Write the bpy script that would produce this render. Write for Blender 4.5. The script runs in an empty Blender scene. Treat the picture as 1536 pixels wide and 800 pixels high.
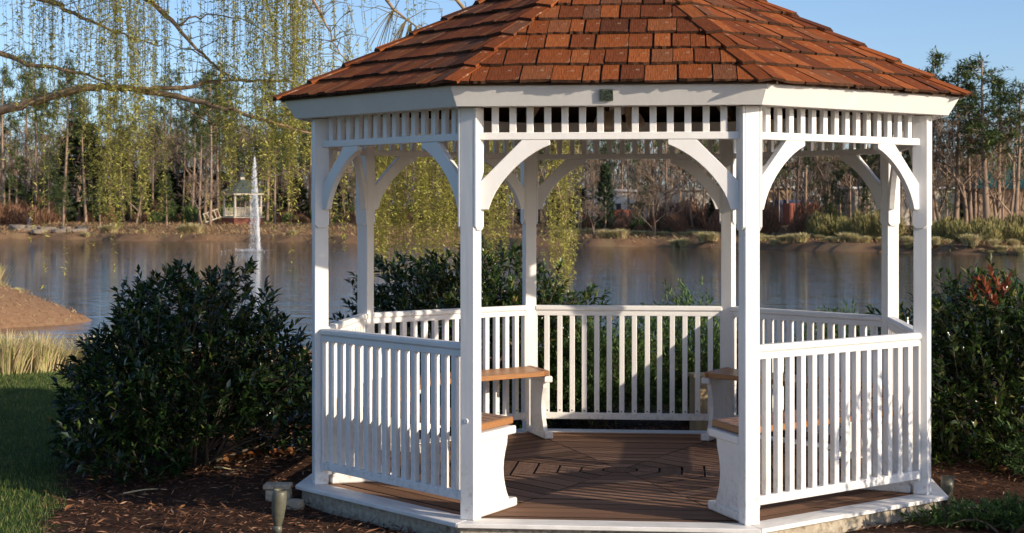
import bpy, bmesh, math, random
import numpy as np
from mathutils import Vector, Matrix
R_ = math.radians
random.seed(11)
rng = np.random.default_rng(7)
scn = bpy.context.scene
COL = scn.collection

# ------------------------------------------------------------------ camera
FPX, HOR = 2510.0, 312.5            # focal length and horizon row for a 1536 px wide frame
EYE = 1.85
cam = bpy.data.cameras.new('camera')
cam.sensor_width = 36.0
cam.lens = 36.0 * FPX / 1536.0
cam.shift_y = -(400.0 - HOR) / 1536.0
cam.clip_end = 6000
cam.dof.use_dof = True
cam.dof.focus_distance = 9.6
cam.dof.aperture_fstop = 9.0
camo = bpy.data.objects.new('camera', cam)
camo.location = (0, 0, EYE)
camo.rotation_euler = (R_(90), 0, 0)
COL.objects.link(camo)
scn.camera = camo

# ------------------------------------------------------------------ sky and sun
SUN_AZ, SUN_EL = 57.0, 18.0          # degrees right of straight behind the camera, above the horizon
sdir = Vector((math.sin(R_(SUN_AZ)) * math.cos(R_(SUN_EL)), -math.cos(R_(SUN_AZ)) * math.cos(R_(SUN_EL)), math.sin(R_(SUN_EL))))
world = bpy.data.worlds.new('World')
scn.world = world
world.use_nodes = True
wn = world.node_tree
sky = wn.nodes.new('ShaderNodeTexSky')
sky.sky_type = 'NISHITA'
sky.sun_disc = False
sky.sun_elevation = R_(SUN_EL)
sky.sun_rotation = math.atan2(sdir.x, sdir.y)
sky.air_density = 0.65
sky.dust_density = 1.0
sky.ozone_density = 3.2
bg = wn.nodes['Background']
bg.inputs['Strength'].default_value = 0.15
tint = wn.nodes.new('ShaderNodeMix'); tint.data_type = 'RGBA'; tint.blend_type = 'MULTIPLY'
tint.inputs[0].default_value = 1.0; tint.inputs[7].default_value = (1.06, 1.0, 0.95, 1)
wn.links.new(sky.outputs[0], tint.inputs[6]); wn.links.new(tint.outputs[2], bg.inputs[0])
sun = bpy.data.lights.new('sun', 'SUN')
sun.energy = 4.3
sun.angle = R_(0.5)
sun.color = (1.0, 0.85, 0.66)
suno = bpy.data.objects.new('sun', sun)
suno.rotation_euler = sdir.to_track_quat('Z', 'Y').to_euler()
suno.location = (20, -10, 12)
COL.objects.link(suno)
scn.view_settings.view_transform = 'Standard'
scn.view_settings.look = 'None'
scn.view_settings.gamma = 1
scn.view_settings.exposure = 0.42

# ------------------------------------------------------------------ helpers
def pix(px, py, d):
    """world point seen at pixel (px, py) of the 1536x800 frame at depth d"""
    return Vector(((px - 768) / FPX * d, d, EYE + (HOR - py) / FPX * d))

def mk(name, verts, faces, mat=None, smooth=False):
    me = bpy.data.meshes.new(name)
    me.from_pydata([tuple(v) for v in verts], [], faces)
    if mat: me.materials.append(mat)
    if smooth: me.polygons.foreach_set('use_smooth', [True] * len(me.polygons))
    me.update()
    return me

def mk_np(name, V, F, mat, smooth=False):
    """V (n,3) float, F (m,k) int, all faces with k corners"""
    me = bpy.data.meshes.new(name)
    n, m, k = len(V), len(F), F.shape[1]
    me.vertices.add(n); me.vertices.foreach_set('co', np.ascontiguousarray(V, dtype=np.float32).ravel())
    me.loops.add(m * k); me.loops.foreach_set('vertex_index', np.ascontiguousarray(F, dtype=np.int32).ravel())
    me.polygons.add(m)
    me.polygons.foreach_set('loop_start', np.arange(0, m * k, k, dtype=np.int32))
    me.polygons.foreach_set('loop_total', np.full(m, k, dtype=np.int32))
    if smooth: me.polygons.foreach_set('use_smooth', np.ones(m, dtype=bool))
    if mat: me.materials.append(mat)
    me.update(calc_edges=True)
    return me

def ob(name, me, parent=None, loc=(0, 0, 0), rz=0.0, rot=None, scale=None):
    o = bpy.data.objects.new(name, me)
    COL.objects.link(o)
    o.location = loc
    o.rotation_euler = rot if rot is not None else (0, 0, rz)
    if scale is not None: o.scale = scale
    if parent: o.parent = parent
    return o

def tag(o, label=None, cat=None, group=None, kind=None):
    if label: o['label'] = label
    if cat: o['category'] = cat
    if group: o['group'] = group
    if kind: o['kind'] = kind
    return o

def thing(name, label, cat, loc=(0, 0, 0), rz=0.0, group=None):
    return tag(ob(name, None, None, loc, rz), label, cat, group)

def copy_tree(o, parent=None):
    c = o.copy(); COL.objects.link(c); c.parent = parent
    for ch in list(o.children): copy_tree(ch, c)
    return c

_cb = {}
def cbox(sx, sy, sz, c=0.004, mat=None):
    """box with chamfered edges centred on the origin (shared mesh)"""
    key = (round(sx, 4), round(sy, 4), round(sz, 4), c, mat.name if mat else '')
    if key in _cb: return _cb[key]
    bm = bmesh.new()
    bmesh.ops.create_cube(bm, size=1)
    for v in bm.verts: v.co = Vector((v.co.x * sx, v.co.y * sy, v.co.z * sz))
    if c: bmesh.ops.bevel(bm, geom=list(bm.edges), offset=c, segments=1, affect='EDGES')
    me = bpy.data.meshes.new('block'); bm.to_mesh(me); bm.free()
    if mat: me.materials.append(mat)
    _cb[key] = me
    return me

def prism(poly, z0, z1, mat, name='prism', c=0.0):
    """polygon in xy extruded between z0 and z1"""
    n = len(poly)
    v = [(p[0], p[1], z0) for p in poly] + [(p[0], p[1], z1) for p in poly]
    f = [tuple(range(n - 1, -1, -1)), tuple(range(n, 2 * n))] + [(i, (i + 1) % n, n + (i + 1) % n, n + i) for i in range(n)]
    if not c: return mk(name, v, f, mat)
    bm = bmesh.new()
    bv = [bm.verts.new(q) for q in v]
    for q in f: bm.faces.new([bv[i] for i in q])
    bmesh.ops.recalc_face_normals(bm, faces=bm.faces)
    bmesh.ops.bevel(bm, geom=[e for e in bm.edges], offset=c, segments=1, affect='EDGES')
    me = bpy.data.meshes.new(name); bm.to_mesh(me); bm.free(); me.materials.append(mat)
    return me

def lathe(prof, mat, n=16, name='lathe', smooth=True):
    v, f = [], []
    for r, z in prof:
        for i in range(n):
            a = 2 * math.pi * i / n
            v.append((r * math.cos(a), r * math.sin(a), z))
    for j in range(len(prof) - 1):
        for i in range(n):
            f.append((j * n + i, j * n + (i + 1) % n, (j + 1) * n + (i + 1) % n, (j + 1) * n + i))
    f.append(tuple(range(n - 1, -1, -1))); f.append(tuple((len(prof) - 1) * n + i for i in range(n)))
    return mk(name, v, f, mat, smooth)

class Geo:
    """collects quads as numpy blocks; .mesh() links them into one mesh"""
    def __init__(s): s.V, s.F, s.n = [], [], 0
    def add(s, V, F):
        s.V.append(np.asarray(V, float)); s.F.append(np.asarray(F, int) + s.n); s.n += len(V)
    def tube(s, pts, rad, sides=5):
        pts = np.array([tuple(p) for p in pts], float); m = len(pts)
        rad = np.asarray(rad, float)
        t = np.gradient(pts, axis=0); t /= np.linalg.norm(t, axis=1)[:, None] + 1e-9
        ref = np.where(np.abs(t[:, 2:3]) > .9, np.array([[1., 0, 0]]), np.array([[0., 0, 1.]]))
        a = np.cross(t, ref); a /= np.linalg.norm(a, axis=1)[:, None] + 1e-9
        b = np.cross(t, a)
        th = np.arange(sides) * 2 * math.pi / sides
        V = pts[:, None, :] + rad[:, None, None] * (a[:, None, :] * np.cos(th)[None, :, None] + b[:, None, :] * np.sin(th)[None, :, None])
        i = np.arange(m - 1)[:, None] * sides; k = np.arange(sides)[None, :]
        F = np.stack([i + k, i + (k + 1) % sides, i + sides + (k + 1) % sides, i + sides + k], -1).reshape(-1, 4)
        s.add(V.reshape(-1, 3), F)
    def leaves(s, P, D, L, W, fold=0.25, twist=None, droop=0.0):
        """folded pointed leaves: base P, direction D, length L, width W"""
        n = len(P); D = D / (np.linalg.norm(D, axis=1)[:, None] + 1e-9)
        up = np.tile(np.array([0., 0, 1.]), (n, 1)) + rng.normal(0, .35, (n, 3))
        S = np.cross(D, up); S /= np.linalg.norm(S, axis=1)[:, None] + 1e-9
        N = np.cross(S, D)
        L = np.broadcast_to(L, (n,))[:, None]; W = np.broadcast_to(W, (n,))[:, None]
        dz = np.array([0, 0, -1.]) * droop * L
        v0 = P
        v1 = P + D * L * .45 + S * W * .5 + N * W * fold
        v2 = P + D * L + dz
        v3 = P + D * L * .45 - S * W * .5 + N * W * fold
        mid = P + D * L * .5 + dz * .3
        V = np.stack([v0, v1, v2, v3, mid], 1).reshape(-1, 3)
        b = np.arange(n)[:, None] * 5
        F = np.concatenate([b + np.array([[0, 4, 2, 1]]), b + np.array([[0, 3, 2, 4]])], 0)
        s.add(V, F)
    def mesh(s, name, mat, smooth=False):
        return mk_np(name, np.concatenate(s.V), np.concatenate(s.F), mat, smooth)

def smooth01(a, b, x):
    t = np.clip((x - a) / (b - a), 0, 1)
    return t * t * (3 - 2 * t)

# ------------------------------------------------------------------ materials
def nodes_of(name):
    m = bpy.data.materials.new(name); m.use_nodes = True
    nt = m.node_tree; b = nt.nodes['Principled BSDF']
    return m, nt, b

def ramp(nt, stops):
    r = nt.nodes.new('ShaderNodeValToRGB')
    els = r.color_ramp.elements
    while len(els) < len(stops): els.new(0.5)
    for e, (p, c) in zip(els, stops): e.position = p; e.color = (*c, 1)
    return r

def rand_val(nt):
    """random value per object and per loose piece"""
    g = nt.nodes.new('ShaderNodeNewGeometry'); o = nt.nodes.new('ShaderNodeObjectInfo')
    a = nt.nodes.new('ShaderNodeMath'); a.operation = 'ADD'
    f = nt.nodes.new('ShaderNodeMath'); f.operation = 'FRACT'
    nt.links.new(g.outputs['Random Per Island'], a.inputs[0]); nt.links.new(o.outputs['Random'], a.inputs[1])
    nt.links.new(a.outputs[0], f.inputs[0])
    return f.outputs[0]

def noise(nt, scale, detail=4, rough=.55, stretch=None, coord='Object'):
    tc = nt.nodes.new('ShaderNodeTexCoord'); n = nt.nodes.new('ShaderNodeTexNoise')
    n.inputs['Scale'].default_value = scale; n.inputs['Detail'].default_value = detail; n.inputs['Roughness'].default_value = rough
    if stretch:
        mp = nt.nodes.new('ShaderNodeMapping'); mp.inputs['Scale'].default_value = stretch
        nt.links.new(tc.outputs[coord], mp.inputs[0]); nt.links.new(mp.outputs[0], n.inputs[0])
    else: nt.links.new(tc.outputs[coord], n.inputs[0])
    return n

def mixc(nt, fac, a, b, mode='MIX'):
    m = nt.nodes.new('ShaderNodeMix'); m.data_type = 'RGBA'; m.blend_type = mode
    for s, v in ((0, fac), (6, a), (7, b)):
        if isinstance(v, (int, float)): m.inputs[s].default_value = v
        elif isinstance(v, tuple): m.inputs[s].default_value = (*v, 1)
        else: nt.links.new(v, m.inputs[s])
    return m.outputs[2]

def bump(nt, b, h, strength, dist=.01):
    n = nt.nodes.new('ShaderNodeBump'); n.inputs['Strength'].default_value = strength; n.inputs['Distance'].default_value = dist
    nt.links.new(h, n.inputs['Height']); nt.links.new(n.outputs[0], b.inputs['Normal'])

def mat_rand(name, stops, rough=.6, grain=None, gstr=.5, bstr=0.0, bdist=.005, spec=.3, trans=0.0, tcol=None, mottle=None):
    """colour picked per piece from a ramp, modulated by a noise grain; optional leaf translucency"""
    m, nt, b = nodes_of(name)
    r = ramp(nt, stops); nt.links.new(rand_val(nt), r.inputs[0])
    c = r.outputs[0]
    if grain:
        n = noise(nt, grain[0], 5, .6, grain[1])
        g = ramp(nt, [(.25, (1 - gstr,) * 3), (.75, (1 + gstr * .35,) * 3)]); nt.links.new(n.outputs[0], g.inputs[0])
        c = mixc(nt, 1.0, c, g.outputs[0], 'MULTIPLY')
        if bstr: bump(nt, b, n.outputs[0], bstr, bdist)
    if mottle:
        n2 = noise(nt, mottle[0], 3)
        g2 = ramp(nt, [(mottle[2], (0, 0, 0)), (mottle[3], (1, 1, 1))]); nt.links.new(n2.outputs[0], g2.inputs[0])
        c = mixc(nt, g2.outputs[0], c, mottle[1])
    nt.links.new(c, b.inputs['Base Color'])
    b.inputs['Roughness'].default_value = rough
    b.inputs['Specular IOR Level'].default_value = spec
    if trans:
        t = nt.nodes.new('ShaderNodeBsdfTranslucent'); mx = nt.nodes.new('ShaderNodeMixShader')
        if tcol: t.inputs[0].default_value = (*tcol, 1)
        else: nt.links.new(c, t.inputs[0])
        mx.inputs[0].default_value = trans
        out = nt.nodes['Material Output']
        nt.links.new(b.outputs[0], mx.inputs[1]); nt.links.new(t.outputs[0], mx.inputs[2]); nt.links.new(mx.outputs[0], out.inputs[0])
    return m

def mat_paint():
    m, nt, b = nodes_of('white_paint')
    n1 = noise(nt, 3.0, 5, .6)
    c1 = ramp(nt, [(.3, (.74, .725, .70)), (.7, (.80, .79, .775))]); nt.links.new(n1.outputs[0], c1.inputs[0])
    n2 = noise(nt, 95, 2, .5)                               # fine dirt specks
    s2 = ramp(nt, [(.70, (0, 0, 0)), (.76, (1, 1, 1))]); nt.links.new(n2.outputs[0], s2.inputs[0])
    n3 = noise(nt, 2.2, 2, .5)
    s3 = ramp(nt, [(.48, (0, 0, 0)), (.65, (.55,) * 3)]); nt.links.new(n3.outputs[0], s3.inputs[0])
    k = nt.nodes.new('ShaderNodeMath'); k.operation = 'MULTIPLY'
    nt.links.new(s2.outputs[0], k.inputs[0]); nt.links.new(s3.outputs[0], k.inputs[1])
    c = mixc(nt, k.outputs[0], c1.outputs[0], (.30, .27, .23))
    # yellowish stains and rain streaks, and mud splashed up from the deck and soil
    n4 = noise(nt, 5.0, 6, .7, (1, 1, .25)); s4 = ramp(nt, [(.52, (0, 0, 0)), (.8, (.22,) * 3)]); nt.links.new(n4.outputs[0], s4.inputs[0])
    c = mixc(nt, s4.outputs[0], c, (.60, .53, .42))
    gp = nt.nodes.new('ShaderNodeNewGeometry'); sx = nt.nodes.new('ShaderNodeSeparateXYZ'); nt.links.new(gp.outputs['Position'], sx.inputs[0])
    mr = nt.nodes.new('ShaderNodeMapRange'); mr.inputs[1].default_value = .60; mr.inputs[2].default_value = .14; nt.links.new(sx.outputs[2], mr.inputs[0])
    n5 = noise(nt, 28, 6, .7); s5 = ramp(nt, [(.50, (0, 0, 0)), (.68, (.6,) * 3)]); nt.links.new(n5.outputs[0], s5.inputs[0])
    k5 = nt.nodes.new('ShaderNodeMath'); k5.operation = 'MULTIPLY'; nt.links.new(mr.outputs[0], k5.inputs[0]); nt.links.new(s5.outputs[0], k5.inputs[1])
    c = mixc(nt, k5.outputs[0], c, (.34, .26, .19))
    nt.links.new(c, b.inputs['Base Color'])
    b.inputs['Roughness'].default_value = .5
    b.inputs['Specular IOR Level'].default_value = .35
    g = noise(nt, 30, 4, .6, (1, 1, .12))
    bump(nt, b, g.outputs[0], .22, .005)
    return m

def mat_sill():
    """white trim boards with chips of bare wood"""
    m, nt, b = nodes_of('weathered_white_paint')
    n1 = noise(nt, 6.0, 6, .65, (1, 3, 1))
    c1 = ramp(nt, [(.3, (.62, .60, .56)), (.65, (.80, .785, .76))]); nt.links.new(n1.outputs[0], c1.inputs[0])
    n2 = noise(nt, 9, 6, .7, (1, 2.5, 2.5))
    s2 = ramp(nt, [(.70, (0, 0, 0)), (.73, (1, 1, 1))]); nt.links.new(n2.outputs[0], s2.inputs[0])
    c = mixc(nt, s2.outputs[0], c1.outputs[0], (.26, .19, .13))
    nt.links.new(c, b.inputs['Base Color']); b.inputs['Roughness'].default_value = .5
    bump(nt, b, n2.outputs[0], .15, .004)
    return m

def mat_noise(name, stops, scale, rough=.8, bstr=.3, bdist=.01, stretch=None, detail=6, spec=.3):
    m, nt, b = nodes_of(name)
    n = noise(nt, scale, detail, .65, stretch)
    r = ramp(nt, stops); nt.links.new(n.outputs[0], r.inputs[0])
    nt.links.new(r.outputs[0], b.inputs['Base Color'])
    b.inputs['Roughness'].default_value = rough; b.inputs['Specular IOR Level'].default_value = spec
    if bstr: bump(nt, b, n.outputs[0], bstr, bdist)
    return m

M = {}
M['white'] = mat_paint()
M['sill'] = mat_sill()
M['shingle'] = mat_rand('cedar_shingle', [(0, (.09, .032, .016)), (.2, (.18, .05, .018)), (.5, (.27, .074, .021)), (.75, (.34, .10, .029)), (.9, (.22, .08, .034)), (1, (.14, .06, .034))], .88,
                        (140, (1, .06, 1)), .5, .8, .006, .10, mottle=(16, (.40, .29, .20), .64, .74))
M['endgrain'] = mat_rand('weathered_end_grain', [(0, (.05, .026, .016)), (1, (.11, .055, .032))], .9, (60, None), .5, .6, .006, .1)
M['roofwood'] = mat_noise('roof_boards', [(.3, (.05, .03, .018)), (.7, (.10, .06, .035))], 8, .8, .2)
M['deck'] = mat_rand('deck_board', [(0, (.155, .086, .054)), (.5, (.25, .14, .088)), (1, (.34, .20, .13))], .75, (80, (1, .04, 1)), .5, .4, .003, .12)
M['bench'] = mat_rand('bench_wood', [(0, (.32, .15, .058)), (1, (.42, .20, .078))], .4, (110, (.05, 1, 1)), .4, .2, .003, .3)
M['dark'] = mat_noise('dark_void', [(.3, (.02, .015, .012)), (.7, (.04, .03, .022))], 6, .9, 0)
M['stucco'] = mat_noise('stucco', [(.3, (.16, .125, .09)), (.45, (.34, .29, .22)), (.7, (.50, .45, .36))], 28, .9, .6, .012)
M['bronze'] = mat_noise('green_bronze', [(.3, (.06, .062, .045)), (.7, (.13, .125, .09))], 20, .45, .1, spec=.5)
M['plaque'] = mat_noise('patina', [(.4, (.012, .02, .016)), (.62, (.10, .13, .10))], 110, .5, .8, .006, detail=3)
M['glass'] = mat_noise('frosted_glass', [(.3, (.55, .45, .36)), (.7, (.6, .5, .4))], 4, .35, 0)
M['greybox'] = mat_noise('weathered_lumber', [(.3, (.26, .19, .11)), (.7, (.38, .29, .18))], 14, .8, .2, stretch=(1, 1, .15))
M['stone'] = mat_noise('stone', [(.3, (.13, .105, .08)), (.7, (.30, .25, .20))], 5, .9, .5, .05)
M['laurel'] = mat_rand('laurel_leaf', [(0, (.012, .030, .009)), (.5, (.022, .050, .013)), (.85, (.040, .078, .018)), (.96, (.10, .14, .028)), (1, (.20, .13, .05))], .24, None, spec=.8, trans=.15)
M['laurel2'] = mat_rand('photinia_leaf', [(0, (.016, .036, .010)), (.45, (.034, .068, .016)), (.8, (.075, .115, .026)), (.95, (.15, .17, .045)), (1, (.22, .15, .06))], .24, None, spec=.8, trans=.2)
M['redleaf'] = mat_rand('red_new_leaf', [(0, (.26, .055, .03)), (1, (.36, .11, .05))], .4, None, trans=.3)
M['juniper'] = mat_rand('juniper_needle', [(0, (.035, .075, .022)), (.6, (.075, .14, .035)), (1, (.15, .20, .06))], .6, None, trans=.15)
M['willow'] = mat_rand('willow_leaf', [(0, (.30, .32, .07)), (.6, (.48, .47, .12)), (1, (.62, .56, .20))], .5, None, trans=.45)
M['willowbark'] = mat_noise('willow_bark', [(.3, (.20, .13, .075)), (.7, (.42, .29, .18))], 14, .85, .5, .01, stretch=(1, 1, .5))
M['withe'] = mat_rand('willow_withe', [(0, (.12, .09, .03)), (1, (.20, .16, .05))], .6)
M['stem'] = mat_noise('shrub_stem', [(.3, (.06, .045, .03)), (.7, (.13, .10, .07))], 14, .85, .3)
M['pinebark'] = mat_noise('pine_bark', [(.3, (.15, .105, .075)), (.7, (.36, .26, .19))], 3, .9, .4, .03, stretch=(1, 1, .25))
M['pine'] = mat_rand('pine_needle', [(0, (.045, .075, .025)), (.6, (.085, .125, .04)), (1, (.14, .18, .055))], .6, None, trans=.15)
M['cedar'] = mat_rand('cedar_foliage', [(0, (.02, .035, .016)), (1, (.045, .07, .03))], .7)
M['twig'] = mat_rand('bare_twig', [(0, (.19, .14, .10)), (.6, (.28, .20, .145)), (1, (.36, .27, .19))], .85)
M['wood'] = mat_rand('distant_twig', [(0, (.06, .045, .034)), (.5, (.125, .09, .064)), (.85, (.20, .14, .10)), (1, (.07, .085, .04))], .9)
M['brush'] = mat_rand('brush', [(0, (.17, .14, .055)), (.5, (.27, .22, .085)), (1, (.19, .21, .065))], .8)
M['redbrush'] = mat_rand('red_brush', [(0, (.16, .085, .05)), (1, (.27, .145, .085))], .85)
M['straw'] = mat_rand('straw_grass', [(0, (.50, .39, .22)), (.5, (.66, .54, .33)), (.78, (.58, .54, .22)), (1, (.33, .40, .09))], .75, None, trans=.25)
M['grass'] = mat_rand('grass_blade', [(0, (.04, .075, .016)), (.55, (.075, .125, .028)), (.85, (.13, .165, .04)), (1, (.28, .24, .10))], .55, None, trans=.25)
M['mulch'] = mat_rand('mulch_chip', [(0, (.045, .020, .011)), (.45, (.12, .052, .027)), (.8, (.22, .105, .058)), (1, (.40, .26, .16))], .85)
M['dead'] = mat_rand('dead_leaf', [(0, (.22, .08, .03)), (.5, (.34, .14, .05)), (1, (.44, .24, .11))], .7, None, trans=.2)
M['brick'] = mat_noise('brick', [(.3, (.16, .06, .04)), (.7, (.26, .10, .065))], 2, .9, 0)
M['slate'] = mat_noise('grey_green_roof', [(.3, (.055, .07, .062)), (.7, (.09, .11, .095))], 2, .8, 0)
M['cream'] = mat_noise('cream_cladding', [(.3, (.52, .47, .38)), (.7, (.62, .57, .47))], .6, .7, 0)
M['tan'] = mat_noise('tan_wall', [(.3, (.36, .24, .15)), (.7, (.44, .30, .19))], .6, .8, 0)
M['metalgreen'] = mat_noise('green_metal_roof', [(.3, (.02, .10, .085)), (.7, (.035, .14, .12))], .8, .5, 0)
M['redmetal'] = mat_noise('red_container', [(.3, (.22, .07, .045)), (.7, (.28, .09, .06))], .8, .6, 0)
M['bluemetal'] = mat_noise('blue_tarp', [(.3, (.05, .06, .11)), (.7, (.07, .085, .15))], .8, .6, 0)
M['winglass'] = mat_noise('window_glass', [(.3, (.02, .025, .03)), (.7, (.04, .045, .05))], .5, .15, 0, spec=.6)
M['spray'] = mat_rand('water_spray', [(0, (.80, .82, .84)), (1, (.9, .9, .9))], .4, None, trans=.5)

# ------------------------------------------------------------------ terrain and lake
WATER = -1.0
SH = np.array([(-900, 230), (-200, 175), (-50, 157), (-10, 136), (10, 124), (22, 112), (31, 100), (60, 92), (200, 85), (900, 80)], float)
def shore(x): return np.interp(x, SH[:, 0], SH[:, 1])
def terrain(x, y):
    x = np.asarray(x, float); y = np.asarray(y, float)
    hn = -1.75 * smooth01(19.5, 39, y)
    ax, ay, bx, by = -14.9, 42.4, -60., 41.
    t = np.clip(((x - ax) * (bx - ax) + (y - ay) * (by - ay)) / ((bx - ax) ** 2 + (by - ay) ** 2), 0, 1)
    d = np.hypot(x - ax - t * (bx - ax), y - ay - t * (by - ay)) + .35 * np.sin(x * 1.3) * np.cos(y * .9)
    hp = -1.9 + 2.0 * smooth01(7.0, .5, d)
    s = y - shore(x) + 1.2 * np.sin(x * .35) + .7 * np.sin(x * .9 + 1) + .2 * np.sin(x * 2.3 + .5)
    hf = -2.0 + 1.0 * smooth01(-6, 0, s) + .55 * smooth01(0, 1.1, s) + .75 * smooth01(2.5, 24, s) + 2.5 * smooth01(60, 400, s)
    h = np.maximum(np.maximum(hn, hp), hf)
    bumpy = .02 * np.sin(x * 2.1 + y) * np.sin(y * 1.7 - x * .6) + .012 * np.sin(x * 5.3) * np.sin(y * 4.7)
    dg = np.hypot(x - .70, y - 10.83)
    return h + bumpy + .07 * np.exp(-((dg - 2.35) / .55) ** 2)
def gz(x, y): return float(terrain(x, y))

def lawn_edge(y): return np.interp(y, [6, 8, 9.5, 11, 12.3, 14, 15, 19, 20], [-2.4, -2.5, -2.68, -2.95, -3.3, -3.55, -3.3, -2.6, -2.5])

xs = np.unique(np.concatenate([np.linspace(-1800, -200, 12), np.linspace(-200, -60, 36), np.linspace(-60, -8, 70), np.linspace(-8, 8, 110), np.linspace(8, 60, 60), np.linspace(60, 200, 36), np.linspace(200, 1800, 12)]))
ys = np.unique(np.concatenate([np.linspace(-60, 6, 20), np.linspace(6, 20, 100), np.linspace(20, 52, 64), np.linspace(52, 85, 8), np.linspace(85, 190, 150), np.linspace(190, 400, 20), np.linspace(400, 2500, 10)]))
X, Y = np.meshgrid(xs, ys)
Z = terrain(X, Y)
V = np.stack([X, Y, Z], -1).reshape(-1, 3)
nx, ny = len(xs), len(ys)
i, j = np.meshgrid(np.arange(nx - 1), np.arange(ny - 1))
q = (j * nx + i).ravel()
F = np.stack([q, q + 1, q + nx + 1, q + nx], 1)
# ground cover zones: what grows or lies there (lawn, mulch bed, bare bank, pine straw)
lawn = ((X < lawn_edge(Y)) & (Y < 20)).astype(float)
bank = smooth01(18.6, 19.6, Y)
far = smooth01(70, 80, Y)
mulch = np.clip(1 - lawn - bank, 0, 1)
def mat_ground():
    m, nt, b = nodes_of('ground_cover')
    a = nt.nodes.new('ShaderNodeVertexColor'); a.layer_name = 'zone'
    sp = nt.nodes.new('ShaderNodeSeparateColor'); nt.links.new(a.outputs[0], sp.inputs[0])
    n = noise(nt, 9, 7, .7); n2 = noise(nt, .5, 5, .6)
    mul = ramp(nt, [(.3, (.022, .012, .008)), (.55, (.06, .03, .018)), (.75, (.11, .058, .034))]); nt.links.new(n.outputs[0], mul.inputs[0])
    law = ramp(nt, [(.3, (.022, .045, .010)), (.7, (.05, .085, .02))]); nt.links.new(n.outputs[0], law.inputs[0])
    dirt = ramp(nt, [(.3, (.20, .11, .06)), (.7, (.34, .21, .12))]); nt.links.new(n.outputs[0], dirt.inputs[0])
    fdi = ramp(nt, [(.35, (.17, .10, .056)), (.55, (.26, .16, .09)), (.72, (.24, .19, .09))]); nt.links.new(n2.outputs[0], fdi.inputs[0])
    c = mixc(nt, sp.outputs[0], mul.outputs[0], law.outputs[0])
    c = mixc(nt, sp.outputs[1], c, dirt.outputs[0])
    c = mixc(nt, sp.outputs[2], c, fdi.outputs[0])
    nt.links.new(c, b.inputs['Base Color']); b.inputs['Roughness'].default_value = .95; b.inputs['Specular IOR Level'].default_value = .1
    bump(nt, b, n.outputs[0], .8, .03)
    return m
gme = mk_np('ground', V, F, mat_ground(), True)
ca = gme.color_attributes.new('zone', 'FLOAT_COLOR', 'POINT')
ca.data.foreach_set('color', np.stack([lawn, bank, far, np.ones_like(far)], -1).astype(np.float32).ravel())
tag(ob('ground', gme), kind='structure')

def mat_water():
    m, nt, b = nodes_of('lake_water')
    b.inputs['Base Color'].default_value = (.010, .011, .009, 1)
    b.inputs['Roughness'].default_value = .03
    b.inputs['IOR'].default_value = 1.33
    n = noise(nt, .8, 5, .62, (.07, 1.6, 1)); n2 = noise(nt, .2, 2, .5, (.15, 1.2, 1))
    a = nt.nodes.new('ShaderNodeMath'); a.operation = 'MULTIPLY_ADD'; a.inputs[1].default_value = .6
    nt.links.new(n2.outputs[0], a.inputs[0]); nt.links.new(n.outputs[0], a.inputs[2])
    bump(nt, b, a.outputs[0], .40, .12)
    return m
wm = mk('water', [(-1500, 24, WATER), (1500, 24, WATER), (1500, 260, WATER), (-1500, 260, WATER)], [(0, 1, 2, 3)], mat_water())
tag(ob('lake_water', wm), kind='structure')

# ------------------------------------------------------------------ gazebo
GX, GY, TH, FLOOR = 0.70, 10.83, R_(-5.63), 0.16
RP = 1.96                                   # post circle
AP = RP * math.cos(R_(22.5))                # apothem of the railings
gaz = thing('gazebo', 'large white octagonal wooden gazebo with red-brown cedar shingle roof', 'gazebo', (GX, GY, 0), TH)
def rad(a, r): return (r * math.sin(R_(a)), -r * math.cos(R_(a)))
def octo(r): return [rad(-22.5 + 45 * k, r) for k in range(8)]
C225 = math.cos(R_(22.5)); T225 = math.tan(R_(22.5))

# foundation and trim
base = ob('foundation', prism(octo(1.915 / C225), -.25, FLOOR - .026, M['stucco'], 'foundation'), gaz)
for k in range(8):
    a0, a1 = 1.785, 1.954
    poly = [(-a1 * T225 + .0015, -a1), (a1 * T225 - .0015, -a1), (a0 * T225 - .0015, -a0), (-a0 * T225 + .0015, -a0)]
    if k == 0: tm = prism(poly, FLOOR - .025, FLOOR, M['sill'], 'trim_board', .004)
    ob('trim_board', tm, base, rz=R_(45 * k))
# deck
deck = ob('deck', prism(octo(1.78 / C225), FLOOR - .06, FLOOR - .032, M['dark'], 'deck_joists'), gaz)
ring_w, gap = .145, .014
rings = [(.0, .115)] + [(.115 + i * ring_w, .115 + (i + 1) * ring_w) for i in range(12)]
c_me = prism(octo((.115 - gap) / C225), FLOOR - .03, FLOOR - .003, M['deck'], 'deck_board')
c_me.materials.append(M['dark'])
for pl_ in c_me.polygons: pl_.material_index = 0 if pl_.index < 2 else 1
ob('deck_board', c_me, deck)
for (a0, a1) in rings[1:]:
    a1b = min(a1 - gap, 1.779)
    poly = [(-a1b * T225 + .004, -a1b), (a1b * T225 - .004, -a1b), (a0 * T225 - .004, -a0), (-a0 * T225 + .004, -a0)]
    cy = -(a0 + a1b) / 2
    poly = [(p[0], p[1] - cy) for p in poly]
    # local x runs along the board; the grain is stretched along local y, so turn the mesh by 90 degrees
    poly = [(-p[1], p[0]) for p in poly]
    me = prism(poly, -.0135, .0135, M['deck'], 'deck_board'); me.materials.append(M['dark'])
    for pl_ in me.polygons: pl_.material_index = 0 if pl_.index < 2 else 1
    for k in range(8):
        A = R_(45 * k)
        o = ob('deck_board', me, deck, (-math.sin(A) * cy * 1.0, math.cos(A) * cy, FLOOR - .0165 + random.uniform(-.0012, .0012)), rz=A - math.pi / 2)

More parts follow.
